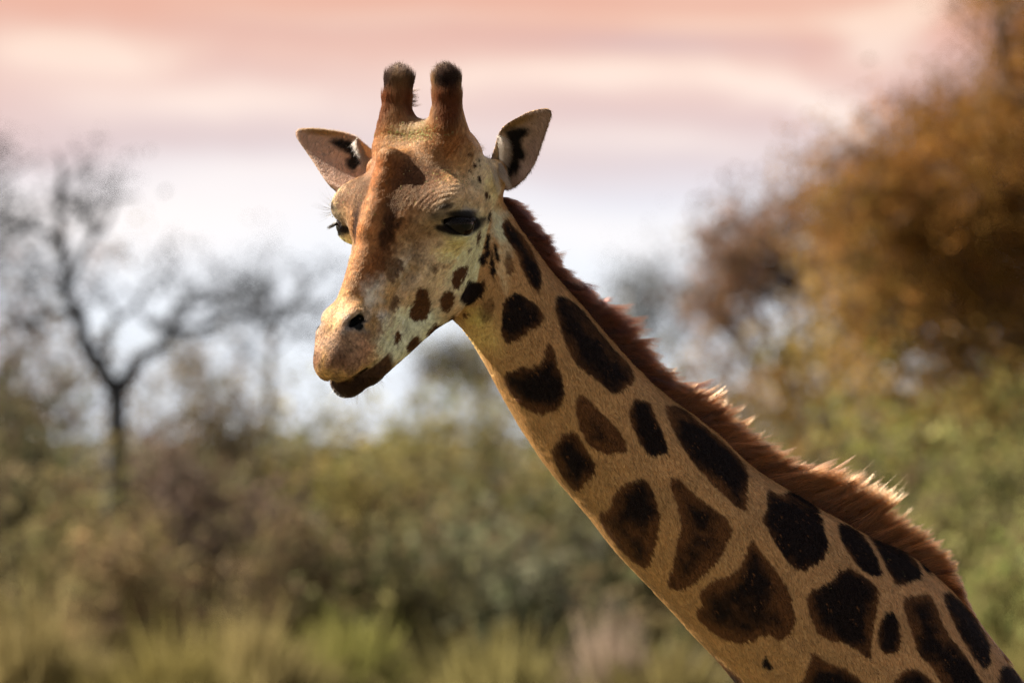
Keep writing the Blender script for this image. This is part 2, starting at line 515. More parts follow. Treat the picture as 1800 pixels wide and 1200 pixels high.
# outline, darkness 0..1 (0 all brown, 1 almost black up to the rim)
PATCHES = [
 ([(880,395),(888,379),(902,395),(927,425),(944,456),(953,488),(951,511),(944,514),(930,498),(918,474),(906,442),(885,414)], .45),
 ([(909,512),(923,523),(937,530),(951,544),(956,561),(948,575),(927,582),(916,596),(895,604),(883,598),(881,579),(881,540),(888,526),(899,516)], .8),
 ([(972,526),(983,517),(997,523),(1018,537),(1046,572),(1077,610),(1105,638),(1119,666),(1105,680),(1081,696),(1060,677),(1032,656),(1007,635),(993,600),(979,565)], .75),
 ([(957,609),(967,602),(974,610),(978,638),(990,666),(992,698),(979,719),(948,728),(923,719),(899,694),(885,670),(887,656),(906,647),(930,645),(955,635)], .6),
 ([(867,521),(870,544),(862,565),(848,570),(838,551),(850,533)], -.7),
 ([(811,558),(818,550),(827,552),(822,560)], .1),
 ([(888,439),(899,446),(904,470),(899,486),(890,481),(887,460)], -.4),
 ([(840.5,405),(847,402.5),(846,417),(840.5,434.5),(837,432),(838,417)], .3),
 ([(856,410),(861.5,409),(862,438),(859,457),(853,468),(842,467),(840.5,455.5),(850,443),(852,426)], .9),
 ([(863,438),(866,443),(872,471),(872,482),(868,495),(860,480),(860,471)], 1),
 ([(867,426),(874,431),(879,450),(876,461),(869,452)], .9),
 ([(857,382),(863,368),(865,372),(861.5,392.5),(855,394)], .9),
 ([(826.5,433),(828,447),(820,449)], -.3),
 ([(852,338),(860,342),(859,354),(853,356)], .5),
 ([(798.5,473),(823,468),(823.5,478),(814,496),(804,513),(794,508),(793,489)], .05),
 ([(774,524),(781,510),(795,509),(798.5,527),(794,543),(781,551),(773,545)], .0),
 ([(807,534),(810,517),(824,494),(840,496),(853,493),(853,513),(842,529),(818,539.5),(805,528)], 1),
 ([(779,584),(786,566),(797,552),(802,564),(790,578)], .3),
 ([(746,594),(755,578),(766,568),(777,573),(769,588),(749,612)], .3),
 ([(714,607),(727,591),(739,594),(738,609),(727,623),(714,623)], .1),
 ([(690,612),(695,587),(702.5,582),(706,592),(698,607)], .0),
 ([(717,550),(727,533),(732,508),(745,505),(753.5,512),(758,550),(746,568),(721,564)], .0),
 ([(675,485),(684,458),(698,450),(710,462),(707,482),(687,502)], -.3),
 ([(681,539),(693,516),(703,520),(701,539),(693,553)], -.25),
 ([(756,470),(766,465),(771,476),(762,484)], -.5),
 ([(1013,690),(1033,698),(1050,717),(1077,743),(1097,767),(1104,792),(1087,795),(1063,800),(1033,780),(1023,760),(1013,743)], .3),
 ([(1107,707),(1120,702),(1143,703),(1150,727),(1167,763),(1177,797),(1160,800),(1143,804),(1130,787),(1113,753),(1104,730)], .8),
 ([(1163,708),(1193,712),(1217,730),(1260,767),(1293,797),(1317,827),(1312,867),(1315,902),(1283,883),(1233,830),(1200,790),(1180,750)], .65),
 ([(997,753),(1017,763),(1033,793),(1052,820),(1033,847),(1015,867),(993,847),(972,807),(968,787)], .6),
 ([(1130,837),(1145,853),(1158,893),(1160,920),(1153,960),(1138,1005),(1107,983),(1073,947),(1045,903),(1073,893),(1077,867),(1100,847)], .45),
 ([(1174,842),(1193,838),(1213,862),(1244,885),(1291,920),(1275,967),(1248,1002),(1213,1029),(1189,1039),(1168,1029),(1184,994),(1188,959),(1199,916),(1189,885)], .35),
 ([(1345,856),(1372,871),(1388,858),(1419,869),(1442,901),(1450,936),(1458,959),(1442,990),(1403,1006),(1376,978),(1353,936),(1338,912),(1349,893)], .9),
 ([(1320,939),(1333,963),(1368,1006),(1388,1037),(1403,1103),(1372,1126),(1345,1112),(1314,1132),(1275,1126),(1240,1103),(1217,1072),(1236,1064),(1224,1041),(1256,1017),(1285,1008),(1306,990)], .3),
 ([(1471,916),(1493,922),(1520,943),(1540,975),(1553,1013),(1528,1013),(1493,978),(1477,947)], 1),
 ([(1518,934),(1543,947),(1575,959),(1606,978),(1625,1013),(1598,1021),(1577,1033),(1563,1006),(1543,967)], 1),
 ([(1606,972),(1633,994),(1637,1013),(1622,1000)], 1),
 ([(1485,992),(1512,1006),(1547,1033),(1543,1060),(1536,1091),(1532,1130),(1532,1165),(1493,1130),(1442,1122),(1423,1083),(1415,1037),(1450,1029)], .75),
 ([(1559,1068),(1578,1083),(1584,1122),(1582,1142),(1563,1153),(1543,1138),(1543,1099)], 1),
 ([(1586,1048),(1610,1046),(1637,1041),(1648,1072),(1664,1111),(1691,1142),(1722,1188),(1760,1260),(1700,1270),(1660,1210),(1637,1169),(1613,1150),(1602,1111),(1590,1076)], .7),
 ([(1652,1041),(1672,1037),(1707,1076),(1738,1118),(1742,1172),(1722,1172),(1683,1111)], .6),
 ([(1757,1169),(1775,1165),(1800,1200),(1830,1260),(1790,1270),(1752,1205)], .8),
 ([(1348,1149),(1352,1166),(1363,1172),(1353,1177),(1346,1172),(1338,1176),(1340,1163)], 1),
 ([(1240,1140),(1268,1163),(1296,1184),(1312,1204),(1350,1290),(1320,1300),(1270,1190)], .4),
 ([(1424,1150),(1433,1144),(1446,1160),(1500,1178),(1530,1215),(1560,1290),(1420,1310),(1395,1210),(1421,1178)], .5),
 ([(1604,1170),(1632,1187),(1655,1215),(1690,1300),(1600,1330),(1560,1230),(1575,1185)], .6),
]
ELL = [(825,273,3,4),(834,292,3,5.5),(844,289,2.4,5),(826,302,2.4,4),(842.5,316,3.6,6),(830,262,2,3)]
# soft colour areas of the head: centre, radii, turn, colour, strength, hard edge 0..1
B = [
 (850,590,60,60,0,(.56,.47,.24),.8,.0),(840,560,30,22,0,(.62,.53,.26),.7,.1),
 (790,450,150,150,0,(.56,.48,.35),.95,.35),(720,590,90,66,-30,(.68,.62,.50),.97,.45),(830,450,70,110,0,(.66,.57,.43),.97,.4),
 (722,465,56,62,0,(.30,.225,.155),.8,.1),(735,410,60,60,0,(.26,.17,.10),.9,.15),(780,468,30,18,0,(.38,.27,.16),.6,.1),(790,440,45,22,-8,(.60,.50,.27),.7,.1),
 (728,322,95,75,25,(.155,.08,.042),.95,.4),(690,380,75,60,-60,(.26,.145,.07),.8,.2),  # forehead brown, darkened to blend into the bump's shadow
 (630,330,60,90,12,(.44,.29,.18),.9,.3),
 (655,430,55,130,22,(.34,.18,.085),.95,.45),(672,310,44,80,6,(.28,.13,.052),.95,.35),
 (684,398,28,125,12,(.062,.03,.017),.97,.2),(716,322,52,56,-10,(.095,.046,.025),.92,.0),(706,480,8,46,14,(.58,.52,.42),.6,.1),(668,300,20,40,10,(.30,.13,.05),.6,.1),(700,300,16,34,0,(.15,.07,.035),.7,.1),  # brown nose streak, with bump shade and vein highlight painted in
 (628,395,9,70,10,(.55,.44,.30),.6,.0),(645,330,6,42,12,(.72,.62,.50),.75,.0),
 (655,470,26,70,24,(.24,.115,.05),.7,.1),(628,500,26,30,20,(.30,.17,.09),.6,.1),
 (828,330,44,46,-10,(.48,.39,.28),.9,.2),(796,318,24,14,-35,(.34,.235,.155),.6,.1),
 (850,300,34,60,10,(.60,.51,.39),.9,.3),(866,340,22,40,0,(.62,.53,.38),.85,.3),
 (890,345,18,28,0,(.60,.50,.30),.7,.1),
 (880,400,20,60,-12,(.66,.60,.50),.9,.2),(883,470,16,60,0,(.62,.54,.40),.7,.2),
 (656,520,24,50,18,(.60,.57,.53),.72,.1),(676,552,16,26,0,(.58,.54,.48),.7,.1),(640,505,16,24,20,(.50,.44,.38),.6,.0),(600,545,40,32,0,(.46,.33,.22),.85,.25),
 (612,610,62,62,0,(.285,.20,.15),.95,.45),(594,636,40,34,10,(.15,.085,.055),.85,.1),(668,580,16,22,0,(.30,.17,.12),.6,.1),
 (640,620,40,28,-25,(.38,.25,.18),.7,.1),
 (625,567,34,27,-35,(.27,.24,.22),.9,.45),(627,569,22,14,-42,(.012,.009,.008),1,.6),
 (571,567,7,18,0,(.30,.26,.24),.5,.3),
 (700,590,12,26,0,(.42,.36,.30),.6,.1),(675,565,3,34,3,(.07,.05,.04),.6,.0),
]
HORN = [(790,250,48,44,0,(.27,.13,.052),.97,.35),(770,235,48,32,0,(.29,.145,.06),.95,.35),(786,190,40,60,0,(.17,.062,.026),.97,.45),(788,142,36,38,0,(.035,.018,.014),.97,.5),
        (812,270,18,30,0,(.36,.24,.15),.6,.1),(738,236,40,18,0,(.24,.165,.07),.7,.2),(755,272,55,32,20,(.25,.14,.07),.9,.25)]
EYEB = [(790,380,58,34,-8,(.20,.165,.13),.8,.1),(782,363,24,9,-12,(.03,.024,.022),.9,.2),(768,380,20,14,-30,(.10,.085,.07),.7,.1),
        (824,372,26,8,-5,(.36,.34,.33),.8,.2),(812,396,46,23,-8,(.016,.011,.009),1,.66),(776,402,20,9,15,(.02,.014,.011),.95,.4),(850,386,8,6,-30,(.03,.02,.018),.8,.3),(812,376,40,9,-2,(.016,.011,.009),.95,.4)]
def blob(xy, c, s):
    cx, cy, rx, ry, an, col_, st, hd = s
    a = math.radians(an); dx, dy = xy[:, 0] - cx, xy[:, 1] - cy
    u_, v_ = (dx * math.cos(a) + dy * math.sin(a)) / rx, (-dx * math.sin(a) + dy * math.cos(a)) / ry
    w = (st * (1 - sstep(hd, 1.0, np.sqrt(u_ * u_ + v_ * v_))))[:, None]
    return c * (1 - w) + deep(col_) * w
def coat(P, Nn):
    """colour of the coat at each point, from what grows there plus some painted light and shade"""
    f, en, ef = parts_f(P)
    n = len(P)
    q = to_local(P); qm = q.copy(); qm[:, 2] = np.abs(q[:, 2])
    head = head_f(P) < neck_f(P) + 4
    head &= (P[:, 0] < 40) & (P[:, 2] > -150)
    Pm = np.where((head & (q[:, 2] < 0))[:, None], to_world(qm), P)
    xy = img(Pm); xyR = img(P)
    w1, w2 = vnoise(P, 5, 1), vnoise(P, 5, 2); w3, w4 = vnoise(P, 2.2, 3), vnoise(P, 14, 4)
    # jagged along the lie of the hair
    st_ = vnoise(np.stack([(P[:, 0] + P[:, 2]) * .75, P[:, 1], (P[:, 0] - P[:, 2]) * .16], 1), 2.6, 5)     # streaks with the hair
    w45 = vnoise(P, 42, 7)
    hx = np.stack([xy[:, 0] + 1.6 * w1 + .9 * w3 + 2.8 * st_, xy[:, 1] + 2.2 * w2 + 1.2 * w3 + 3.4 * st_], 1)
    c = np.tile(TAN, (n, 1)) * (1 + .06 * w4)[:, None]
    # the nape greys a little, the throat side is warmer
    t = neck_t(P)
    xyn = xy - NP0; nn_ = xyn @ NN
    c *= (1 + .10 * np.clip(nn_ / 200, -1, 1))[:, None] ** np.array([0, -.2, .9])
    w5 = vnoise(P, 14, 6); hx2 = xy + np.stack([w1 * 5 + w4 * 9, w2 * 5 + w5 * 9], 1)
    hb = hx2[head]; ch = c[head]
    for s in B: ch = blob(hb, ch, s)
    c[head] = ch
    c[head] *= (1 + .20 * w1[head] + .20 * w3[head] + .18 * w5[head])[:, None]
    nb_ = ~head
    for s in [B[0], B[1], (880,400,22,60,-12,(.66,.60,.50),.85,.2), (886,470,18,60,0,(.60,.50,.36),.6,.2)]:
        c[nb_] = blob(hx2[nb_], c[nb_], s)
    c *= (1 + .10 * vnoise(P, 70, 51) + .08 * vnoise(P, 24, 52) + .05 * w1)[:, None]
    for poly, dk in PATCHES:
        pl = dense(poly, 1)
        lo_, hi_ = pl.min(0) - 5, pl.max(0) + 5
        m = (hx[:, 0] > lo_[0]) & (hx[:, 0] < hi_[0]) & (hx[:, 1] > lo_[1]) & (hx[:, 1] < hi_[1])
        if not m.any(): continue
        d = polysd(hx[m], pl)
        R_ = max(6., -d.min())
        a = 1 - sstep(-2.2, 1.8, d)
        depth = np.clip(-d / min(R_, 30), 0, 1)
        if dk < 0: a = a * (1 + dk * .42) * (.86 + .14 * w4[m])
        k = np.clip(depth * 1.1 + (max(dk, 0) - .5) * 1.5 + .65 * w45[m] + .25 * w4[m] + .12 * w1[m], 0, 1)
        k = k * k * (3 - 2 * k)
        pc = BROWN * (np.where(head[m], .8, 1) * (1 - k))[:, None] + DARK * k[:, None]
        fleck = (w3[m] > .72) & (w4[m] > .1) & (k > .6)
        pc[fleck] = BROWN * 1.5
        c[m] = c[m] * (1 - a)[:, None] + pc * a[:, None]
    for (cx, cy, rx, ry) in ELL:
        r_ = np.sqrt(((hx[:, 0] - cx) / rx) ** 2 + ((hx[:, 1] - cy) / ry) ** 2)
        a = (1 - sstep(.7, 1.15, r_))[:, None] * head[:, None]
        c = c * (1 - a) + np.array([.025, .010, .006]) * a
    ch = c[head]
    for s in EYEB: ch = blob(xy[head], ch, s)
    for s in HORN:
        hq = xy[head] if s[1] < 200 else hb
        ch = blob(hq, ch, s)
    fr = q[head][:, 2] < -20
    ch[fr] = blob(xyR[head][fr], ch[fr], (652, 285, 24, 40, 10, (.33, .19, .105), .95, .4))
    # horn tops by height on the horn itself, whichever side
    # lips: the lower lip is dark
    ql = q[head]
    line = np.interp(ql[:, 0], [380, 428, 474, 494], [-116, -103, -89, -74])
    below = sstep(1, -3, ql[:, 1] - line) * sstep(390, 406, ql[:, 0] + (ql[:, 1] + 120) * .3)
    lc = np.array([.045, .021, .010]) + (sstep(452, 405, ql[:, 0]) * (.6 + .4 * w2[head]))[:, None] * np.array([.07, .034, .013])
    ch = ch * (1 - below)[:, None] + lc * below[:, None]
    rim = np.exp(-((ql[:, 1] - line - 4) / 3.5) ** 2) * sstep(395, 430, ql[:, 0]) * .75
    ch = ch * (1 - rim)[:, None] + np.array([.36, .25, .09]) * rim[:, None]
    spk = (sstep(390, 420, ql[:, 0]) * sstep(.15, .6, vnoise(P[head], 4.2, 61)))[:, None]
    ch = ch * (1 - .32 * spk)
    mz = sstep(395, 430, ql[:, 0])[:, None]
    ch = ch * (1 + mz * (.2 * w3[head] + .12 * w1[head])[:, None])
    c[head] = ch
    # ears
    xyE = img(P)
    for near, e_ in ((True, en), (False, ef)):
        m = (e_ < 3) & (f > 1.5) if True else None
        m = (e_ < np.minimum(f, 6) + 1)
        if not m.any(): continue
        x = xyE[m]; b2 = vnoise(P[m], 7, 9) * 2.5
        xx = x + b2[:, None]
        inner = P[m][:, 1] < ear_y(np.stack([900 + P[m][:, 0], 600 - P[m][:, 2]], 1), near)
        ci = np.tile(deep([.36, .275, .235]), (m.sum(), 1))
        if near:
            for s in [(900,215,60,16,-20,(.25,.16,.07),.9,.3),(925,300,30,40,30,(.42,.34,.31),.6,.1)]: ci = blob(x, ci, s)
            dk = polysd(xx, dense([(884,228),(905,222),(930,222),(931,232),(920,245),(917,256),(925,266),(924,278),(912,286),(918,292),(908,306),(892,318),(874,322),(868,314),(885,300),(890,290),(897,270),(893,250)], 1))
            a = 1 - sstep(-7, 5, dk)
            ci = ci * (1 - a)[:, None] + np.array([.010, .007, .006]) * a[:, None]  # shade of the ear hollow painted in near black
            ci = blob(x, ci, (878,270,12,44,8,(.55,.46,.36),.95,.4))
            ci = blob(x, ci, (890,330,14,5,10,(.52,.45,.42),.8,.3))
        else:
            for s in [(565,230,70,14,8,(.24,.15,.06),.9,.3),(575,290,40,40,0,(.40,.31,.27),.5,.1)]: ci = blob(x, ci, s)
            dk = polysd(xx, dense([(574,247),(590,243),(618,242),(626,262),(642,270),(640,285),(622,304),(612,300),(603,285),(615,275),(600,268),(585,258)], 1))
            a = 1 - sstep(-7, 4, dk)
            ci = ci * (1 - a)[:, None] + np.array([.010, .007, .006]) * a[:, None]  # far ear's hollow likewise carries painted shade
            ci = blob(x, ci, (641,262,14,30,-20,(.42,.30,.20),.9,.3))
        edge = polysd(x, EAR_N if near else EAR_F)
        a = sstep(-4.5, -1.5, edge)
        ci = ci * (1 - a)[:, None] + np.array([.05, .024, .012]) * a[:, None]
        co = np.tile(deep([.42, .29, .17]), (m.sum(), 1))
        ci = np.where(inner[:, None], ci, co)
        c[m] = ci
    # out past the frame: shoulder and trunk patches of the same kind
    return np.clip(c * (1 + .07 * w3)[:, None], .004, .9), head

# ================================================================ materials of the animal
def attr_mat(name, rough=.75, bump=.0, hair=False, matte=0):
    m = bpy.data.materials.new(name); m.use_nodes = True
    t_ = m.node_tree; nb2 = NB(t_)
    at = nb2.n('ShaderNodeAttribute', attribute_name='coat')
    if hair:
        for x in list(t_.nodes):
            if x.type == 'BSDF_PRINCIPLED': t_.nodes.remove(x)
        hb_ = nb2.n('ShaderNodeBsdfHairPrincipled')
        hb_.parametrization = 'COLOR'
        nb2.link(at.outputs['Color'], hb_.inputs['Color'])
        hb_.inputs['Roughness'].default_value = rough
        hb_.inputs['Radial Roughness'].default_value = .5
        hb_.inputs['IOR'].default_value = 1.4
        pass
        if matte:
            df_ = nb2.n('ShaderNodeBsdfDiffuse'); nb2.link(at.outputs['Color'], df_.inputs[0])
            tl_ = nb2.n('ShaderNodeBsdfTranslucent'); nb2.link(at.outputs['Color'], tl_.inputs[0])
            m0_ = nb2.n('ShaderNodeMixShader'); m0_.inputs[0].default_value = .4
            nb2.link(df_.outputs[0], m0_.inputs[1]); nb2.link(tl_.outputs[0], m0_.inputs[2])
            mx_ = nb2.n('ShaderNodeMixShader'); mx_.inputs[0].default_value = matte
            nb2.link(hb_.outputs[0], mx_.inputs[1]); nb2.link(m0_.outputs[0], mx_.inputs[2])
            nb2.link(mx_.outputs[0], t_.nodes['Material Output'].inputs[0])
        else:
            nb2.link(hb_.outputs[0], t_.nodes['Material Output'].inputs[0])
    else:
        p_ = t_.nodes['Principled BSDF']
        nb2.link(at.outputs['Color'], p_.inputs['Base Color'])
        p_.inputs['Roughness'].default_value = rough
        p_.inputs['Specular IOR Level'].default_value = .12
        if bump:
            g = nb2.n('ShaderNodeTexCoord')
            nz = nb2.noise(g.outputs['Object'], 420.0, 3.0, .6)
            bp = nb2.n('ShaderNodeBump'); bp.inputs['Strength'].default_value = bump
            bp.inputs['Distance'].default_value = .002
            nb2.link(nz, bp.inputs['Height']); nb2.link(bp.outputs[0], p_.inputs['Normal'])
    return m
M_SKIN = attr_mat('coat_skin', .8, .5)
M_FUR = attr_mat('short_hair', .45, hair=True, matte=.75)
M_MANE = attr_mat('long_hair', .35, hair=True, matte=.25)

# ---------------------------------------------------------------- fine relief: brow wrinkles, throat folds, veins
N0 = vnormals(v, fc)
ixy = img(v)
q_ = to_local(v)
disp = .35 * vnoise(v, 9, 11) + .5 * vnoise(v, 26, 12)
qm_ = q_.copy(); qm_[:, 2] = np.abs(qm_[:, 2])
mxy = img(np.where((q_[:, 2] < 0)[:, None], to_world(qm_), v))
hd_ = (v[:, 0] < 20) & (v[:, 2] > -100)
# folds over the eye, arching round the orbit
ec = np.array([808., 402.])
rr = np.hypot((mxy[:, 0] - ec[0]) * .82, mxy[:, 1] - ec[1])
ang = np.degrees(np.arctan2(ec[1] - mxy[:, 1], mxy[:, 0] - ec[0]))
wr = sstep(34, 44, rr) * (1 - sstep(80, 100, rr)) * sstep(40, 75, ang) * (1 - sstep(150, 185, ang)) * hd_
disp += wr * .42 * np.sin(rr / 6.0 * 2 * math.pi / 1.25 + 2.2 * vnoise(v, 22, 13)) * (.6 + .4 * vnoise(v, 12, 14))
# throat folds
tf = np.exp(-((ixy[:, 0] - 840) / 34) ** 2 - ((ixy[:, 1] - 588) / 26) ** 2)
disp += tf * .5 * np.sin((ixy[:, 1] + .35 * ixy[:, 0]) / 9.5 * 2 * math.pi)
# facial vein and the line behind the lip
vl = np.abs(polysd(mxy, np.array([(722, 452), (700, 490), (683, 522), (684, 524), (701, 492), (723, 453)])))
disp += hd_ * 1.6 * np.exp(-(vl / 3.5) ** 2)
cr = np.abs(polysd(mxy, np.array([(676, 545), (674, 580), (679, 600), (680, 600), (675, 580), (677, 545)])))
disp -= hd_ * 2.2 * np.exp(-(cr / 2.2) ** 2)
# muscles along the neck, skin pulled into faint ridges
nnn = (ixy - NP0) @ NN; ttt = (ixy - NP0) @ ND
disp += (~hd_) * (2.0 * np.exp(-((nnn + 30 + .04 * ttt) / 16) ** 2) - 2.4 * np.exp(-((nnn + 62 + .10 * ttt) / 14) ** 2))
disp += (~hd_) * 3.0 * vnoise(np.stack([neck_t(v) * .25, v[:, 1], v[:, 0] * .7 + v[:, 2] * .7], 1), 38, 15)
bpoint = np.abs(q_[:, 2]) * 0
v = v + N0 * disp[:, None]
N0 = vnormals(v, fc)
col, is_head = coat(v, N0)
print('painted', round(time.time() - T0, 1))

# ---------------------------------------------------------------- the rest of the animal, out of the frame
def trunk_f(P):
    f = neck_f(P)
    A = lambda a, b_, ra, rb: cap(P, a, b_, ra, rb)
    k = A((860, 65, -1130), (1250, 65, -1240), 330, 400)
    k = smin(k, A((1250, 65, -1240), (1900, 65, -1380), 400, 350), 120)
    k = smin(k, A((1900, 65, -1380), (2120, 65, -1440), 350, 290), 120)
    f = smin(f, k, 160)
    for sy in (-1, 1):
        for x0, x1, zt in ((960, 990, -1500), (2110, 2160, -1640)):
            y0 = 65 + sy * 190
            hip = (x0, 65 + sy * 150, zt + 160); knee = ((x0 + (-15 if x0 < 1500 else -60)), y0, -2450); hock = (x1, y0, -2640)
            f = smin(f, A(hip, knee, 175, 82), 90)
            kk = knee if x0 < 1500 else (2190, y0, -2600)
            if x0 > 1500: f = smin(f, A(knee, kk, 82, 72), 40)
            f = smin(f, A(kk, (x1, y0, -3420), 74, 50), 30)
            f = smin(f, A((x1, y0, -3420), (x1 - 25, y0, -3530), 56, 68), 25)
    f = smin(f, A((2400, 65, -1430), (2480, 65, -1950), 34, 18), 60)
    return smax(f, -(P[:, 2] + 3598), 4)
tv, tf_ = mesh_implicit(trunk_f, (560, -420, -3640), (2640, 560, -540), 15.0, keep=lambda c: neck_t(c) > TCUT - 90)
tv = refine(trunk_f, tv, 1, 4)
tcen = tv[tf_].mean(1); tf_ = tf_[neck_t(tcen) > TCUT - 8]
tv, tf_ = compact(tv, tf_)
seeds = rng.uniform([300, -420, -3400], [2600, 560, -700], (900, 3))
d1 = np.full(len(tv), 1e9); d2 = d1.copy()
wv = tv + 22 * np.stack([vnoise(tv, 60, 21), vnoise(tv, 60, 22), vnoise(tv, 60, 23)], 1)
seeds = seeds[::3]
for s in seeds:
    d = ((wv - s) ** 2).sum(1)
    d2 = np.minimum(d2, np.maximum(d1, d)); d1 = np.minimum(d1, d)
edge = np.sqrt(d2) - np.sqrt(d1)
a = sstep(26, 34, edge) * sstep(-2900, -2300, tv[:, 2])
tcol = np.tile(TAN, (len(tv), 1)) * (1 - a)[:, None] + (BROWN * .5 + DARK * .5) * a[:, None]
tcol = np.where((tv[:, 2] < -3440)[:, None], np.array([.05, .04, .035]), tcol)
allv = np.concatenate([v, tv]); allf = np.concatenate([fc, tf_ + len(v)])
allc = np.concatenate([col, tcol])

def tag(o, label=None, cat=None, group=None, kind=None):
    if label: o['label'] = label
    if cat: o['category'] = cat
    if group: o['group'] = group
    if kind: o['kind'] = kind
def empty(name, loc):
    o = bpy.data.objects.new(name, None); COL.objects.link(o); o.location = loc; o.empty_display_size = .2
    return o
def child(name, data, parent, label=None, kind=None):
    o = bpy.data.objects.new(name, data); COL.objects.link(o)
    if parent is not None:
        o.parent = parent
        o.location = -parent.location
    tag(o, label, None, None, kind)
    return o
giraffe = empty('giraffe', (1.55, .065, 0))
tag(giraffe, 'giraffe with brown patches and reddish mane, its head turned half towards the camera', 'giraffe')
me = make_mesh('body', allv, allf, allc)
me.materials.append(M_SKIN)
child('body', me, giraffe)

# ---------------------------------------------------------------- eyes
def uv_sphere(r, nu=56, nv=40):
    V_, F_ = [], []
    for j in range(nv + 1):
        a_ = math.pi * j / nv
        for i in range(nu):
            b2 = 2 * math.pi * i / nu
            V_.append((r * math.sin(a_) * math.cos(b2), r * math.sin(a_) * math.sin(b2), r * math.cos(a_)))
    for j in range(nv):
        for i in range(nu):
            F_.append((j * nu + i, j * nu + (i + 1) % nu, (j + 1) * nu + (i + 1) % nu, (j + 1) * nu + i)[::-1])
    return np.array(V_), np.array(F_)
m_eye = bpy.data.materials.new('wet_eye'); m_eye.use_nodes = True
p_ = m_eye.node_tree.nodes['Principled BSDF']
nb2 = NB(m_eye.node_tree)
at = nb2.n('ShaderNodeAttribute', attribute_name='coat'); nb2.link(at.outputs['Color'], p_.inputs['Base Color'])
p_.inputs['Roughness'].default_value = .06; p_.inputs['IOR'].default_value = 1.33; p_.inputs['Specular IOR Level'].default_value = .34
for sg in (1, -1):
    c, g, r, up = eye_dirs(sg)
    sv, sf = uv_sphere(EYE_R - .3)
    zz = sv[:, 2] / EYE_R
    sv = sv * (1 + .055 * sstep(.72, .98, zz))[:, None]          # cornea
    rad = np.hypot(sv[:, 0] * .62, sv[:, 1])
    ec_ = np.where((rad < 5.5)[:, None] & (zz > 0)[:, None], np.array([.002, .002, .002]), np.where((rad < 15)[:, None] & (zz > 0)[:, None], np.array([.008, .004, .0025]), np.array([.006, .004, .003])))
    wv_ = c + sv[:, :1] * r + sv[:, 1:2] * up + sv[:, 2:] * g
    me = make_mesh('eye', wv_, sf, ec_); me.materials.append(m_eye)
    child('eye', me, giraffe)

# ================================================================ hair
def make_hair(name, P3, rad, colr, mat, parent, label=None, kind='stuff'):
    """P3 (N,K,3) in mm, rad (N,K) mm, colr (N,3)"""
    N_, K_ = P3.shape[:2]
    h_ = bpy.data.hair_curves.new(name)
    h_.add_curves([K_] * N_)
    h_.position_data.foreach_set('vector', (P3 / 1000.0 + np.array([0, 0, CAM_Z])).astype(np.float32).ravel())
    ra = h_.attributes.get('radius') or h_.attributes.new('radius', 'FLOAT', 'POINT')
    ra.data.foreach_set('value', (rad / 1000.0).astype(np.float32).ravel())
    ca = h_.attributes.new('coat', 'FLOAT_COLOR', 'POINT')
    cc = np.concatenate([np.repeat(colr[:, None, :], K_, 1) if colr.ndim == 2 else colr, np.ones((N_, K_, 1))], 2)
    ca.data.foreach_set('color', cc.astype(np.float32).ravel())
    h_.materials.append(mat)
    return child(name, h_, parent, label, kind)

# short coat over the finely built part
tri = np.concatenate([fc[:, [0, 1, 2]], fc[:, [0, 2, 3]]])
A_ = v[tri[:, 0]]; Bv = v[tri[:, 1]]; Cv = v[tri[:, 2]]
nrm = np.cross(Bv - A_, Cv - A_); ar = np.linalg.norm(nrm, axis=1) / 2
tc_ = (A_ + Bv + Cv) / 3
view = tc_ - np.array([0, -20000., 0]); view /= np.linalg.norm(view, axis=1, keepdims=True)
fac = -(nrm * view).sum(1) / np.maximum(2 * ar, 1e-9)
wgt = ar * np.where(fac > -.25, 1.0, .25)
cxy = img(tc_)
wgt *= np.where((cxy[:, 0] > 1840) | (cxy[:, 1] > 1240), .2, 1)
wgt *= np.where(cxy[:, 0] < 1000, 1.25, 1)
NH = 420000
pick = rng.choice(len(tri), NH, p=wgt / wgt.sum())
r1, r2 = np.sqrt(rng.random(NH)), rng.random(NH)
w_ = np.stack([1 - r1, r1 * (1 - r2), r1 * r2], 1)
T_ = tri[pick]
root = (v[T_] * w_[:, :, None]).sum(1)
nor = (N0[T_] * w_[:, :, None]).sum(1); nor /= np.linalg.norm(nor, axis=1, keepdims=True)
hc = (col[T_] * w_[:, :, None]).sum(1)
# no hair on the eyes or inside nostrils
ok = np.ones(NH, bool)
for sg in (1, -1):
    c, g, r, up = eye_dirs(sg)
    dd = np.linalg.norm(root - c, axis=1)
    ok &= dd > EYE_R + 2.2
rq = to_local(root)
rq2 = np.abs(rq[:, 2])
ok &= ~((np.linalg.norm((np.stack([rq[:, 0], rq[:, 1], rq2], 1) - np.array([396, -24, 40])) / np.array([20, 10, 14]), axis=1) < 1))
root, nor, hc, rq = root[ok], nor[ok], hc[ok], rq[ok]
NH = len(root)
rxy = img(root)
rh = (root[:, 0] < 30) & (root[:, 2] > -60)
# lie of the hair
ax3 = np.array([ND[0], 0, -ND[1]])
flow = np.tile(ax3 * .9 + np.array([-.25, 0, -.25]), (NH, 1))
hw = sstep(40, -40, neck_f(root) * 0 + (root[:, 0] + 20) + 0 * rxy[:, 0])
back = -HF + np.array([.15, 0, .1])
flow = np.where(rh[:, None] & (rxy[:, 0] < 868)[:, None], back * np.ones((NH, 1)), flow)
horn = rh & (rq[:, 0] < 22) & (rq[:, 1] > 6 + 0.0) & (np.abs(rq[:, 2]) < 95)
flow[horn] = np.array([0, -.1, 1.0])
flow += .22 * np.stack([vnoise(root, 18, 31), vnoise(root, 18, 32), vnoise(root, 18, 33)], 1) + .12 * rng.normal(size=(NH, 3))
tan_ = flow - (flow * nor).sum(1)[:, None] * nor
tan_ /= np.maximum(np.linalg.norm(tan_, axis=1, keepdims=True), 1e-6)
L = np.full(NH, 7.0)
L[rh] = 5.0
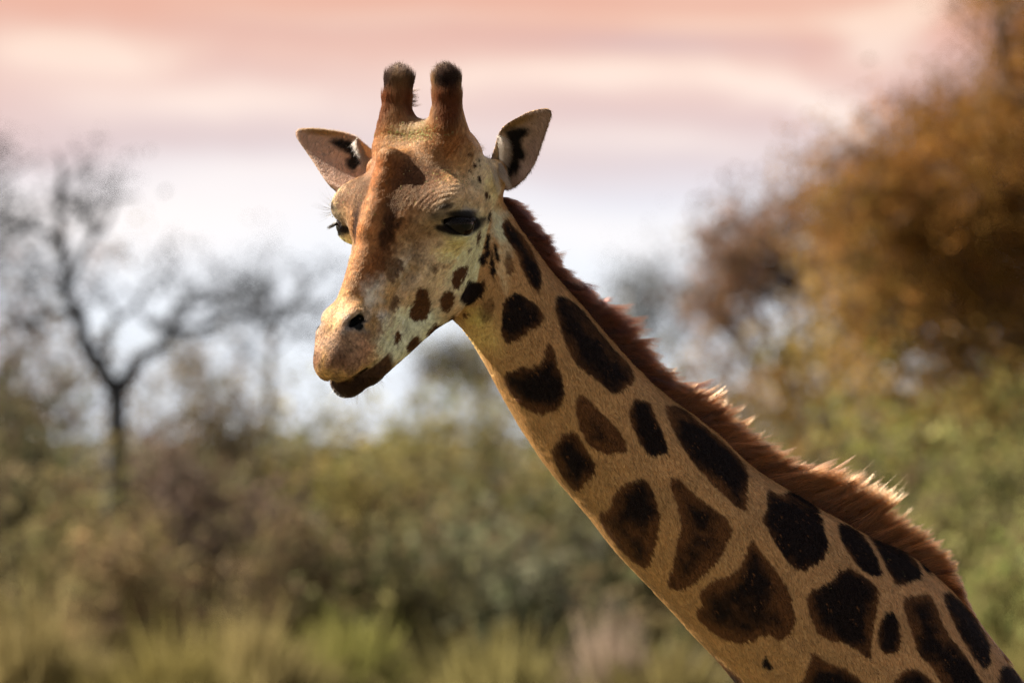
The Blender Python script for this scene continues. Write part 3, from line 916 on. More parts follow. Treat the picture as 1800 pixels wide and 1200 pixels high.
mz = sstep(380, 430, rq[:, 0]) * rh
L = L * (1 - .55 * mz)
hornL = horn * sstep(20, 60, rq[:, 1] - .5 * rq[:, 0])
L = L + horn * 6 + hornL * 10
eyez = np.exp(-((rxy[:, 0] - 812) / 40) ** 2 - ((rxy[:, 1] - 395) / 26) ** 2)
L *= 1 - .5 * eyez
# lively crown hair between the horns
crown = np.exp(-((rxy[:, 0] - 742) / 50) ** 2 - ((rxy[:, 1] - 238) / 22) ** 2) * rh
L += 4 * crown
L *= rng.uniform(.6, 1.3, NH)
lift = .10 + .18 * horn * rng.random(NH) + .12 * mz + .5 * crown + .10 * rng.random(NH)
d0 = tan_ + nor * lift[:, None]; d0 /= np.linalg.norm(d0, axis=1, keepdims=True)
d1_ = tan_ + nor * (lift * .3)[:, None]; d1_ /= np.linalg.norm(d1_, axis=1, keepdims=True)
p0 = root - nor * .1; p1 = p0 + d0 * (L * .5)[:, None]; p2 = p1 + d1_ * (L * .5)[:, None]
rad = np.stack([np.full(NH, .15), np.full(NH, .13), np.full(NH, .03)], 1) * rng.uniform(.8, 1.25, NH)[:, None]
vc = 1 + .26 * rng.normal(size=(NH, 1))
make_hair('coat_hair', np.stack([p0, p1, p2], 1), rad, np.clip(hc * vc * .95, .006, .92), M_FUR, giraffe, kind='stuff')
print('coat', round(time.time() - T0, 1))

# mane: outer line over the dorsal line
outer = np.array([(885, 318), (912, 346), (932, 372), (957, 408), (985, 442), (1003, 482), (1042, 508), (1070, 538), (1112, 560), (1130, 592), (1165, 636), (1200, 678), (1240, 682),
    (1290, 716), (1330, 762), (1370, 792), (1420, 817), (1450, 822), (1490, 822), (1530, 840), (1570, 866), (1595, 908), (1640, 942), (1672, 968), (1692, 1012), (1708, 1062), (1728, 1106), (1765, 1150)], float)
ot, on_ = (outer - NP0) @ ND, (outer - NP0) @ NN
OG = np.interp(TG, ot, on_)
k_ = np.exp(-.5 * (np.arange(-6, 7) / 2.0) ** 2); k_ /= k_.sum(); OG = np.convolve(np.pad(OG, 6, mode='edge'), k_, 'valid')
def nt2w(t, n, y):
    xy = NP0 + t[:, None] * ND + n[:, None] * NN
    return np.stack([xy[:, 0] - 900, y, 600 - xy[:, 1]], 1)
t_a, t_b = (np.array([884, 350]) - NP0) @ ND, (np.array([1758, 1142]) - NP0) @ ND
NC = 950; NM = 60000
ct = rng.uniform(t_a - 5, t_b, NC); cy = rng.uniform(-13, 13, NC)
ctop = np.interp(ct, TG, OG); cdor = np.interp(ct, TG, DG)
# lean of the hair along the neck
lean = np.interp(ct, [-60, 120, 330, 420, 520, 640, 760, 900, 1040], [34, 40, 46, 20, 22, 34, 12, 26, 30])
# a few wild locks
wild = rng.random(NC)
clumpy = np.interp(ct, [-60, 60, 200, 330, 420, 560, 800], [.9, 1.3, 2.0, 1.6, 1.6, 1.2, .9])
lean = lean + rng.normal(0, 9, NC) * clumpy
hgt = 1 + rng.uniform(-.26, .12, NC) * np.minimum(clumpy, 1.4) + np.where(wild > .88, .26, 0) * clumpy
ty = cy * 1.5 + rng.normal(0, 6, NC)
mi = rng.integers(0, NC, NM)
off_ = rng.normal(0, 1, NM)
rt = ct[mi] + off_ * np.where(wild[mi] > .88, 3.2, 7.0); ry = cy[mi] + rng.normal(0, 3.0, NM)
rt = np.maximum(rt, t_a - 8)
rD = np.interp(rt, TG, DG)
root = nt2w(rt, rD - 3 - np.abs(ry) * .18, 61 + ry)
tt = rt * .25 + ct[mi] * .75 + lean[mi] + rng.normal(0, 1.6, NM)
tO = np.interp(tt, TG, OG); tD = np.interp(tt, TG, DG)
hh = hgt[mi] * rng.uniform(.80, 1.04, NM) * np.exp(-.11 * off_ ** 2)
hh = np.where(rng.random(NM) < .012, hh * rng.uniform(1.1, 1.35, NM), hh)
endf = np.interp(tt, [t_a - 20, t_a + 10, t_b - 10, t_b + 30], [.8, 1, 1, .5])
tn = tD + (tO - tD) * hh * endf
tip = nt2w(tt, tn, 61 + ty[mi] + rng.normal(0, 3.5, NM))
mid = root * .5 + tip * .5
# stand up first, then lean
perp = nt2w(rt, rD + 1.0, 61 + ry) - nt2w(rt, rD, 61 + ry)
hl = np.linalg.norm(tip - root, axis=1)
ctrl = root + (perp * .55 + np.array([.3, 0, .05])) * (hl * .45)[:, None]
K = 7
ts = np.linspace(0, 1, K)[None, :, None]
ctrl2 = mid * .45 + ctrl * .55
C3 = (1 - ts) ** 2 * root[:, None] + 2 * ts * (1 - ts) * ctrl2[:, None] + ts ** 2 * tip[:, None]
C3 += (ts * 1.5) * np.stack([vnoise(C3.reshape(-1, 3), 14, 41 + k) for k in range(3)], 1).reshape(NM, K, 3)
rad = .26 * (1 - ts[:, :, 0] ** 2 * .88) * rng.uniform(.7, 1.3, (NM, 1))
warm = np.interp(rt, [-60, 200, 400, 700, 1050], [.0, .05, .45, .9, 1.0]) + .15 * vnoise(root, 30, 45)
c0 = np.array([.080, .022, .010]); c1 = np.array([.215, .068, .020])
mc = c0 + np.clip(warm, 0, 1)[:, None] * (c1 - c0)
mc = mc * np.exp(.45 * rng.normal(size=NC))[mi][:, None] * (1 + .28 * rng.normal(size=(NM, 1))) * (1 + .30 * vnoise(root, 9, 46))[:, None]
mc = np.repeat(np.clip(mc, .01, .9)[:, None, :], K, 1)
mc = mc * (.65 + 1.0 * ts)  # colour brightened towards the tips, painting them as sunlit
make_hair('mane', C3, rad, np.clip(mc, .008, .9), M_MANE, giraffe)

# long hairs with a given root and tip: horn tops, ears, lashes, whiskers
def locks(roots, tips, n_each, jit_r, jit_t, bend, r_, K=6):
    roots, tips = np.repeat(np.asarray(roots, float), n_each, 0), np.repeat(np.asarray(tips, float), n_each, 0)
    n_ = len(roots)
    roots = roots + rng.normal(0, 1, (n_, 3)) * jit_r; tips = tips + rng.normal(0, 1, (n_, 3)) * jit_t
    bend = np.asarray(bend, float)
    ln = np.linalg.norm(tips - roots, axis=1)[:, None]
    cp = (roots + tips) / 2 + bend * ln
    s_ = np.linspace(0, 1, K)[None, :, None]
    P_ = (1 - s_) ** 2 * roots[:, None] + 2 * s_ * (1 - s_) * cp[:, None] + s_ ** 2 * tips[:, None]
    R_ = r_ * (1 - s_[:, :, 0] * .85) * rng.uniform(.7, 1.2, (n_, 1))
    return P_, R_
def W3(px, py, y=0.0):
    k = (20000.0 + y) / 20000.0
    return np.array([(px - 900) * k, y, (600 - py) * k])
def near_surface_y(px, py, y0=-260, y1=330):
    """depth of the first surface met at that spot of the picture"""
    ys = np.arange(y0, y1, 1.5)
    k = (20000.0 + ys) / 20000.0
    pts = np.stack([(px - 900) * k, ys, (600 - py) * k], 1)
    f_ = body_f(pts)
    i_ = np.nonzero(f_ < 0)[0]
    return ys[i_[0]] if len(i_) else None
# horn tops
for sg in (1, -1):
    n_ = 3600
    top = to_world([-76, 48, 55 * sg])
    d = rng.normal(size=(n_, 3)); d /= np.linalg.norm(d, axis=1, keepdims=True)
    d[:, 2] = np.where(d[:, 2] < -.5, -d[:, 2], d[:, 2])
    rt_ = top + d * 23.5
    up_ = np.array([0, 0, 1.0])
    drift = np.array([-.35, -.1, 0]) if sg > 0 else np.array([.45, -.2, -.1])
    low_ = d[:, 2] < .2
    rd_ = d * np.array([1, 1, 0])
    tp = rt_ + d * rng.uniform(1, 4, (n_, 1)) + np.where(low_[:, None], up_ * 12 - rd_ * 3, up_ * rng.uniform(5, 18, (n_, 1)) * (.6 + .5 * vnoise(rt_, 7, 77))[:, None] - rd_ * rng.uniform(0, 9, (n_, 1)) + drift * rng.uniform(0, 16, (n_, 1)))
    P_, R_ = locks(rt_, tp, 1, .5, 2.6, (0, 0, .3), .2)
    cc = np.array([.020, .011, .009]) * (1 + .8 * rng.random((n_, 1)))
    make_hair('horn_tuft', P_, R_, cc, M_MANE, giraffe)
# the flick behind the far horn
rr_, tt_ = [], []
for k in range(26):
    px, py = rng.uniform(712, 722), rng.uniform(158, 184)
    y = 75
    rr_.append(W3(px, py, y)); tt_.append(W3(px + rng.uniform(10, 22), py + rng.uniform(-6, 5), y - 5))
P_, R_ = locks(rr_, tt_, 14, 1.5, 1.6, (0, 0, -.25), .17)
make_hair('horn_tuft', P_, R_, np.tile([.022, .012, .009], (len(P_), 1)), M_MANE, giraffe)
# ear fringes
def fringe(spots, n_each, colr, bend, jr=1.6, jt=3.2, r_=.18, name='ear_fringe'):
    ro, ti = [], []
    for (ax_, ay_, bx_, by_, dy) in spots:
        y = near_surface_y(ax_, ay_)
        if y is None: continue
        ro.append(W3(ax_, ay_, y + .5)); ti.append(W3(bx_, by_, y - dy))
    if not ro: return
    P_, R_ = locks(ro, ti, n_each, jr, jt, bend, r_)
    cc = np.array(colr) * (1 + .2 * rng.normal(size=(len(P_), 1)))
    make_hair(name, P_, R_, np.clip(cc, .01, .9), M_MANE, giraffe)
fringe([(877, 234 + i * 5.2, 893 + 4 * math.sin(i * .5) + i * .2, 246 + i * 6.2, 9) for i in range(15)], 55, (.48, .39, .31), (0, -.1, .12))
fringe([(876, 238 + i * 7, 886, 262 + i * 6, 10) for i in range(9)], 50, (.44, .34, .25), (0, -.2, .05))
fringe([(626 + i * 2.6, 240 + i * 4.6, 619 + i * 2.2, 252 + i * 5.6, 8) for i in range(10)], 60, (.30, .21, .15), (0, -.1, .1))
# soft hair between ear and poll
fringe([(846 + i * 3, 262 + 5 * i, 858 + i * 3, 290 + 7 * i, 3) for i in range(8)], 60, (.62, .54, .44), (0, -.08, .05), 4, 4)
fringe([(820 + i * 4, 244 + 4 * i, 828 + i * 4, 236 + 4 * i, 3) for i in range(7)], 26, (.30, .13, .06), (0, -.08, .2), 3, 3)
# lashes
def lashes(spots, n_each, jr, jt, r_, name, colr=(.012, .009, .008), bend=(0, 0, -.15)):
    ro = [s[0] for s in spots]; ti = [s[1] for s in spots]
    P_, R_ = locks(ro, ti, n_each, jr, jt, bend, r_)
    make_hair(name, P_, R_, np.tile(colr, (len(P_), 1)), M_MANE, giraffe)
ls = []
c, g, r, up = eye_dirs(1)
for i in range(26):
    u_ = (i / 25 - .42) * 1.75
    d = g * math.cos(u_ * .9) + r * math.sin(u_ * .9) + up * (.36 - .05 * i / 25); d /= np.linalg.norm(d)
    a = c + d * (EYE_R + 4.5)
    ls.append((a, a + (g * .75 + r * (.35 + .5 * max(u_, 0)) - up * .42) * (11 + 9 * i / 25)))
lashes(ls, 9, .8, 1.4, .22, 'eyelash')
ls = []
for (x0, y0, x1, y1) in [(590, 391, 576, 401), (588, 393, 577, 399), (594, 390, 580, 398), (585, 372, 566, 374), (583, 368, 560, 358), (584, 362, 563, 345), (586, 356, 568, 336), (583, 374, 558, 378), (583, 376, 562, 383), (580, 366, 550, 360), (606, 420, 608, 434)]:
    c2, g2, r2_, u2 = eye_dirs(-1)
    ls.append((W3(x0, y0, c2[1] - 4), W3(x1, y1, c2[1] - 14)))
lashes(ls[:3], 60, 1.5, 1.6, .20, 'eyelash', (.05, .045, .04))
lashes(ls[3:], 6, 1.5, 4.0, .13, 'brow_whisker', (.10, .09, .08))
# whiskers
ls = []
for i in range(38):
    s_ = rng.uniform(0, 1)
    px, py = np.interp(s_, [0, .5, 1], [585, 630, 680]), np.interp(s_, [0, .5, 1], [682, 699, 655])
    y = near_surface_y(px, py - 8)
    if y is None: continue
    an = math.radians(np.interp(s_, [0, .5, 1], [230, 275, 330]) + rng.normal(0, 14))
    L_ = rng.uniform(8, 22)
    ls.append((W3(px, py - 4, y + 8), W3(px + L_ * math.cos(an), py - L_ * math.sin(an), y + 2)))
lashes(ls, 3, 2.5, 4, .10, 'chin_whisker', (.14, .11, .08))
print('hair', round(time.time() - T0, 1))

# hay crumbs caught in the crown hair, the near brow and down the neck
def ribbons(name, cen, nor_, len_, wid, colr, mat):
    n_ = len(cen)
    d = rng.normal(size=(n_, 3)); d -= (d * nor_).sum(1)[:, None] * nor_ * .85; d /= np.linalg.norm(d, axis=1, keepdims=True)
    s_ = np.cross(nor_, d); s_ /= np.linalg.norm(s_, axis=1, keepdims=True)
    a = cen - d * len_[:, None] / 2; b2 = cen + d * len_[:, None] / 2; m = cen + nor_ * (len_ * .12)[:, None]
    w = wid[:, None] * s_
    V_ = np.stack([a - w * .4, a + w * .4, m + w, m - w, b2 + w * .3, b2 - w * .3], 1).reshape(-1, 3)
    base_ = np.arange(n_)[:, None] * 6
    F_ = np.concatenate([base_ + np.array([0, 1, 2, 3]), base_ + np.array([3, 2, 4, 5])])
    me_ = make_mesh(name, V_, F_, np.repeat(colr, 6, 0), smooth=False)
    me_.materials.append(mat); return me_
m_hay = attr_mat('dry_hay', .9)
vx = img(v)
w_ = 22 * np.exp(-((vx[:, 0] - 738) / 34) ** 2 - ((vx[:, 1] - 238) / 14) ** 2) * (N0[:, 2] > .1)
w_ += 7 * np.exp(-((vx[:, 0] - 790) / 30) ** 2 - ((vx[:, 1] - 318) / 12) ** 2) * (N0[:, 2] > .0)
w_ += 5 * np.exp(-((vx[:, 0] - 590) / 12) ** 2 - ((vx[:, 1] - 360) / 22) ** 2)
w_ += .10 * np.exp(-((vx[:, 0] - 1530) / 90) ** 2 - ((vx[:, 1] - 1030) / 70) ** 2) + .5 * np.exp(-((vx[:, 0] - 690) / 50) ** 2 - ((vx[:, 1] - 330) / 60) ** 2)
w_ *= (N0[:, 1] < .2)
pk = rng.choice(len(v), 420, p=w_ / w_.sum())
hcol = np.where(rng.random((420, 1)) < .45, np.array([[.11, .13, .03]]), np.array([[.27, .21, .08]])) * rng.uniform(.5, 1.1, (420, 1))
far_ = vx[pk, 0] > 1000
me = ribbons('hay_crumbs', v[pk] + N0[pk] * rng.uniform(3, 7, (420, 1)), N0[pk], np.where(far_, .6, 1) * rng.uniform(2, 6, 420), rng.uniform(.4, .8, 420), hcol, m_hay)
o = bpy.data.objects.new('hay_crumbs', me); COL.objects.link(o)
tag(o, 'crumbs of green and yellow hay caught in the hair between the horns', 'hay', kind='stuff')

# ================================================================ the land and what grows on it, 100 m and more behind the animal
def place(px, py, D):
    """a point D metres from the camera"""
    return np.array([(px - 900) * D / 20000.0, D - DIST, CAM_Z + (600 - py) * D / 20000.0])
def gz(D):
    """height of the ground: level field, then the far side of the rise falls away"""
    return float(np.interp(D, [0, 150, 400, 1200, 5000], [0, 0, -6, -11, -40]))
def raw_mesh(name, V_, F_, mat, colr=None, parent=None, smooth=False, label=None, kind=None):
    me_ = bpy.data.meshes.new(name)
    F_ = np.asarray(F_); n_ = F_.shape[1]
    V_ = np.asarray(V_, float)
    me_.vertices.add(len(V_)); me_.vertices.foreach_set('co', V_.astype(np.float32).ravel())
    me_.loops.add(F_.size); me_.loops.foreach_set('vertex_index', F_.astype(np.int32).ravel())
    me_.polygons.add(len(F_)); me_.polygons.foreach_set('loop_start', np.arange(0, F_.size, n_, dtype=np.int32))
    me_.update(calc_edges=True)
    if smooth: me_.polygons.foreach_set('use_smooth', np.ones(len(F_), bool))
    if colr is not None:
        a_ = me_.color_attributes.new('coat', 'FLOAT_COLOR', 'POINT')
        a_.data.foreach_set('color', np.concatenate([colr, np.ones((len(colr), 1))], 1).astype(np.float32).ravel())
    me_.materials.append(mat)
    return child(name, me_, parent, label, kind)
def plain(name, colr, rough=.9):
    m = bpy.data.materials.new(name); m.use_nodes = True
    t_ = m.node_tree; nb2 = NB(t_); p_ = t_.nodes['Principled BSDF']
    g = nb2.n('ShaderNodeTexCoord')
    nz = nb2.noise(g.outputs['Object'], 3.0, 5.0, .6)
    c_ = nb2.ramp(nz, [(.3, tuple(x * .65 for x in colr)), (.7, tuple(x * 1.3 for x in colr))])
    nb2.link(c_, p_.inputs['Base Color']); p_.inputs['Roughness'].default_value = rough
    return m
def leafmat(name, tr=.35):
    m = bpy.data.materials.new(name); m.use_nodes = True
    t_ = m.node_tree; nb2 = NB(t_)
    for x in list(t_.nodes):
        if x.type == 'BSDF_PRINCIPLED': t_.nodes.remove(x)
    at = nb2.n('ShaderNodeAttribute', attribute_name='coat')
    d_ = nb2.n('ShaderNodeBsdfDiffuse'); tl = nb2.n('ShaderNodeBsdfTranslucent'); mx = nb2.n('ShaderNodeMixShader')
    nb2.link(at.outputs['Color'], d_.inputs[0]); nb2.link(at.outputs['Color'], tl.inputs[0])
    mx.inputs[0].default_value = tr
    nb2.link(d_.outputs[0], mx.inputs[1]); nb2.link(tl.outputs[0], mx.inputs[2])
    nb2.link(mx.outputs[0], t_.nodes['Material Output'].inputs[0])
    return m
M_LEAF = leafmat('foliage_leaves')
M_BARKD = plain('dark_grey_bark', (.018, .019, .024))
M_BARKB = plain('brown_bark', (.085, .052, .034))
M_BARKO = plain('olive_bark', (.07, .062, .04))

# ground: one sheet to the horizon
gx = np.unique(np.concatenate([np.linspace(-60, 60, 41), np.linspace(-3000, 3000, 31)]))
gy = np.unique(np.concatenate([np.linspace(-60, 200, 60), np.linspace(200, 5000, 30)]))
GX, GY = np.meshgrid(gx, gy, indexing='ij')
GZ = np.interp(GY + DIST, [0, 150, 400, 1200, 5000], [0, 0, -6, -11, -40]) + .05 * np.sin(GX * .37) * np.cos(GY * .23) - .05
Vg = np.stack([GX, GY, GZ], -1).reshape(-1, 3)
ny = len(gy)
Fg = np.array([(i * ny + j, (i + 1) * ny + j, (i + 1) * ny + j + 1, i * ny + j + 1) for i in range(len(gx) - 1) for j in range(ny - 1)])
m_gr = bpy.data.materials.new('dry_grass_ground'); m_gr.use_nodes = True
nb2 = NB(m_gr.node_tree); g = nb2.n('ShaderNodeTexCoord')
c1_ = nb2.noise(g.outputs['Object'], .35, 6, .6); c2_ = nb2.noise(g.outputs['Object'], 9.0, 4, .7)
cc_ = nb2.ramp(nb2.math('ADD', nb2.math('MULTIPLY', c1_, .6), nb2.math('MULTIPLY', c2_, .4)), [(.35, (.035, .030, .014)), (.5, (.062, .056, .024)), (.65, (.090, .082, .036))])
nb2.link(cc_, m_gr.node_tree.nodes['Principled BSDF'].inputs['Base Color']); m_gr.node_tree.nodes['Principled BSDF'].inputs['Roughness'].default_value = .95
o = raw_mesh('ground', Vg, Fg, m_gr, smooth=True, kind='structure')

def tubes(paths, sides=5):
    """paths: list of (points (n,3), radii (n,)) -> one mesh of tapered tubes"""
    V_, F_ = [], []; off = 0
    an = np.linspace(0, 2 * math.pi, sides, endpoint=False)
    for P_, R_ in paths:
        P_ = np.asarray(P_, float); n_ = len(P_)
        T = np.gradient(P_, axis=0); T /= np.maximum(np.linalg.norm(T, axis=1, keepdims=True), 1e-9)
        ref = np.where(np.abs(T[:, 2:3]) > .9, np.array([[1., 0, 0]]), np.array([[0, 0, 1.]]))
        A = np.cross(T, ref); A /= np.linalg.norm(A, axis=1, keepdims=True); B_ = np.cross(T, A)
        ring = P_[:, None] + (A[:, None] * np.cos(an)[None, :, None] + B_[:, None] * np.sin(an)[None, :, None]) * np.asarray(R_)[:, None, None]
        V_.append(ring.reshape(-1, 3))
        for i in range(n_ - 1):
            for k in range(sides):
                a_, b2 = off + i * sides + k, off + i * sides + (k + 1) % sides
                F_.append((a_, b2, b2 + sides, a_ + sides))
        off += n_ * sides
    return np.concatenate(V_), np.array(F_)
def limb(p0, p1, r0, r1, wob, n=6):
    p0, p1 = np.asarray(p0, float), np.asarray(p1, float)
    t = np.linspace(0, 1, n)[:, None]
    P_ = p0 + (p1 - p0) * t
    L_ = np.linalg.norm(p1 - p0)
    k = rng.normal(0, wob * L_, (n, 3)); k[0] = 0; k[-1] *= .5
    P_ = P_ + k * np.sin(t * math.pi * .9)
    return P_, np.linspace(r0, r1, n)
def sprout(paths, out_paths, tips, depth, L0, r0, n_each, spread=.8, up=.25, wob=.05):
    """grow side limbs from the given limbs, level by level"""
    cur = paths
    for lv in range(depth):
        nxt = []
        for P_, R_ in cur:
            for _ in range(n_each[lv]):
                i = rng.integers(max(1, len(P_) // 3), len(P_))
                base_ = P_[i]; d = P_[min(i + 1, len(P_) - 1)] - P_[i - 1]; d /= max(np.linalg.norm(d), 1e-6)
                v_ = d * .7 + rng.normal(0, spread, 3) + np.array([0, 0, up]); v_ /= np.linalg.norm(v_)
                L_ = L0 * (.62 ** lv) * rng.uniform(.6, 1.25)
                nxt.append(limb(base_, base_ + v_ * L_, min(R_[i] * .75, r0 * .6 ** lv), r0 * .6 ** lv * .35, wob, 5))
        out_paths += nxt
        cur = nxt
    tips += [p[0][-1] for p in cur] + [p[0][2] for p in cur]
def leaves(cen, n_, spreadr, size, colr, jitter=.25, clumpcol=.25, flat=.0):
    """leaf cards scattered round clump centres"""
    cen = np.asarray(cen); i = rng.integers(0, len(cen), n_)
    cc = rng.normal(1, clumpcol, (len(cen), 1)) * np.ones(3) + rng.normal(0, .07, (len(cen), 3))
    P_ = cen[i] + rng.normal(0, 1, (n_, 3)) * spreadr
    nr = rng.normal(size=(n_, 3)) + np.array([0, 0, flat]); nr /= np.linalg.norm(nr, axis=1, keepdims=True)
    a = np.cross(nr, rng.normal(size=(n_, 3))); a /= np.linalg.norm(a, axis=1, keepdims=True); b2 = np.cross(nr, a)
    s_ = size * rng.uniform(.6, 1.4, (n_, 1))
    V_ = np.stack([P_ - a * s_, P_ - b2 * s_ * .5 + nr * s_ * .12, P_ + a * s_, P_ + b2 * s_ * .5 + nr * s_ * .12], 1).reshape(-1, 3)
    F_ = np.arange(n_ * 4).reshape(-1, 4)
    c_ = np.clip(np.array(colr) * cc[i] * rng.normal(1, jitter, (n_, 1)), .006, .6)
    return V_, F_, np.repeat(c_, 4, 0)

def shrub(px, ytop, wpx, D, colr, label, bark=None, nl=2600, leaf=.06, bare=0, name='shrub', cat='shrub', group=None, ybase=None):
    colr = tuple(x * .82 for x in colr)
    c0 = place(px, ytop, D); w = wpx * D / 20000.0 / 2; z0 = gz(D); h_ = (c0[2] - z0) * .93
    root_ = empty(name, (c0[0], c0[1], z0)); tag(root_, label, cat, group)
    stems, tips = [], []
    base_ = np.array([c0[0], c0[1], z0 - .05])
    for k in range(7):
        a_ = rng.uniform(0, 2 * math.pi); rr_ = w * rng.uniform(.2, .8)
        e = base_ + np.array([math.cos(a_) * rr_, math.sin(a_) * rr_ * .8, h_ * rng.uniform(.6, .95)])
        stems.append(limb(base_ + rng.normal(0, .12, 3) * [1, 1, 0], e, .035, .012, .05))
    allp = list(stems)
    sprout(stems, allp, tips, 2, h_ * .35, .014, (5, 4) if not bare else (8, 6), .6, .35)
    Vt, Ft = tubes(allp, 4)
    raw_mesh('stems', Vt, Ft, bark or M_BARKO, parent=root_, kind='stuff')
    # leaf clumps fill a lumpy crown
    nc = 70
    d = rng.normal(size=(nc, 3)); d /= np.linalg.norm(d, axis=1, keepdims=True)
    r_ = rng.uniform(.45, 1.0, (nc, 1)) ** .6 * (1 + .22 * rng.normal(size=(nc, 1)))
    cl_ = np.array([c0[0], c0[1], z0 + h_ * .5]) + d * r_ * np.array([w, w * .8, h_ * .47])
    cl_ = cl_[cl_[:, 2] > z0 + .2]
    if bare:
        tp = np.array(tips)
        Vl, Fl, Cl = leaves(tp, nl, (.12, .12, .12), leaf, colr, .18, .2)
    else:
        Vl, Fl, Cl = leaves(np.concatenate([cl_, np.array(tips)[::3]]), nl, (.20, .20, .16), leaf, colr, .18, .24)
    raw_mesh('foliage', Vl, Fl, M_LEAF, Cl, root_, kind='stuff')
    return root_

OL = (.19, .16, .068); OLD = (.10, .095, .05); GRN = (.21, .20, .075); MAU = (.15, .11, .085); GOLD = (.30, .19, .062); LIME = (.26, .28, .085); STRAW = (.30, .27, .12); GREY = (.15, .15, .09)
shrub(30, 585, 300, 126, (0.182, 0.126, 0.077), 'brown shrub at the left edge, rising beside the bare dark tree', M_BARKB, bare=1, nl=3600, leaf=.05)
shrub(335, 705, 280, 127, (0.182, 0.140, 0.077), 'low brown shrub right of the dark bare trunk, under the skyline gap', M_BARKB, bare=1, nl=4200, leaf=.05)
shrub(190, 975, 270, 100, (0.224, 0.168, 0.084), 'tawny shrub standing in front of the foot of the dark bare tree', M_BARKB, bare=1, nl=3600, leaf=.05)
shrub(20, 760, 180, 112, OLD, 'small dark green shrub at the left edge, under the brown one', nl=2400)
shrub(330, 865, 330, 107, MAU, 'wide mauve brown thicket of bare twigs, lower left', M_BARKB, bare=1, nl=4600, leaf=.05)
shrub(90, 930, 280, 103, (0.182, 0.154, 0.070), 'dull olive brown shrub in the lower left corner', M_BARKB, bare=1, nl=4000, leaf=.05)
shrub(540, 705, 210, 131, OL, 'olive shrub on the skyline straight below the muzzle')
shrub(690, 712, 230, 133, (0.238, 0.203, 0.070), 'yellowish shrub on the skyline between muzzle and neck', nl=3000)
shrub(840, 690, 210, 135, (0.182, 0.161, 0.077), 'brownish olive shrub on the skyline touching the front of the neck')
shrub(620, 850, 270, 115, (0.238, 0.189, 0.070), 'tan olive shrub in the middle, under the muzzle', nl=3000)
shrub(800, 830, 260, 118, OL, 'mid green shrub left of the neck', nl=3000)
shrub(960, 780, 260, 122, (0.196, 0.182, 0.070), 'olive shrub right behind the front line of the neck')
shrub(1080, 900, 270, 111, OLD, 'dark grey green shrub under the lower neck', nl=2800)
shrub(880, 960, 260, 106, GREY, 'grey green shrub in the middle foreground with dark gaps', nl=2600)
shrub(680, 1000, 220, 104, (0.168, 0.147, 0.070), 'dull brown green shrub above the lime plant', nl=2400)
shrub(500, 960, 240, 105, (0.182, 0.140, 0.077), 'brownish shrub between the mauve thicket and the green ones', M_BARKB, bare=1, nl=3600, leaf=.05)
shrub(1290, 640, 270, 128, (0.26, 0.18, 0.075), 'olive gold shrub just above the middle of the mane', nl=3000)
shrub(1450, 600, 280, 124, GOLD, 'golden olive shrub below the orange brown tree', nl=3400)
shrub(1680, 600, 340, 121, (0.31, 0.20, 0.062), 'large yellow olive shrub at the right, under the orange brown crown', nl=4200)
shrub(1560, 740, 280, 115, (0.280, 0.266, 0.084), 'yellow green shrub above the hump of the mane', nl=3400)
shrub(1770, 780, 270, 112, GRN, 'fresh green shrub at the right edge', nl=3400)
shrub(1370, 790, 260, 117, OL, 'mid olive shrub behind the lower mane', nl=2800)
shrub(1790, 980, 260, 106, (0.238, 0.231, 0.084), 'grey green shrub in the lower right, beside the shoulder', nl=3000)
shrub(1640, 930, 240, 108, (0.280, 0.266, 0.098), 'pale green shrub directly right of the mane end', nl=3000)
def grass_clump(px, ytop, wpx, D, colr, label, n_=900):
    n_ = int(n_ * 2.6); wpx *= 1.4; ytop += 42; colr = tuple(x * y_ for x, y_ in zip(colr, (.74, .66, .64)))
    c0 = place(px, ytop, D); w = wpx * D / 20000.0 / 2; z0 = gz(D); h_ = c0[2] - z0
    a_ = rng.uniform(0, 2 * math.pi, n_); r_ = np.abs(rng.normal(0, .5, n_)) * w
    b0 = np.stack([c0[0] + np.cos(a_) * r_, c0[1] + np.sin(a_) * r_, np.full(n_, z0 - .02)], 1)
    H_ = h_ * rng.uniform(.25, 1.05, n_) * np.exp(-.8 * (r_ / w) ** 2) * (.8 + .3 * np.sin(a_ * 3 + px))
    tip = b0 + np.stack([np.cos(a_) * r_ * 1.1, np.sin(a_) * r_ * 1.1, H_], 1) + rng.normal(0, .20, (n_, 3))
    mid = b0 * .45 + tip * .55 + np.array([0, 0, .08])
    s_ = np.stack([-np.sin(a_ + 1), np.cos(a_ + 1), 0 * a_], 1) * .016
    V_ = np.stack([b0 - s_, b0 + s_, mid + s_ * 1.3, mid - s_ * 1.3, tip + s_ * .3, tip - s_ * .3], 1).reshape(-1, 3)
    k = np.arange(n_)[:, None] * 6
    F_ = np.concatenate([k + [0, 1, 2, 3], k + [3, 2, 4, 5]])
    c_ = np.repeat(np.clip(np.array(colr) * rng.normal(1, .13, (n_, 1)), .01, .7), 6, 0)
    o = raw_mesh('tall_grass', V_, F_, M_LEAF, c_)
    tag(o, label, 'grass clump')
grass_clump(60, 1060, 190, 97, STRAW, 'pale straw clump of tall grass in the bottom left corner', 1500)
grass_clump(300, 1110, 150, 96, (.27, .25, .09), 'yellow green grass clump left of the wider straw clump', 1200)
grass_clump(420, 1075, 230, 98, STRAW, 'wide straw yellow grass clump at the bottom, left of centre', 1900)
grass_clump(600, 1065, 100, 99, LIME, 'bright lime green plant at the bottom under the muzzle', 900)
grass_clump(860, 1110, 200, 97, (.26, .25, .10), 'dull yellow green grass clump at the bottom, right of the dark hollow', 1500)
grass_clump(1075, 1085, 130, 98, (.34, .29, .22), 'small pale pinkish plant low behind the neck front', 700)
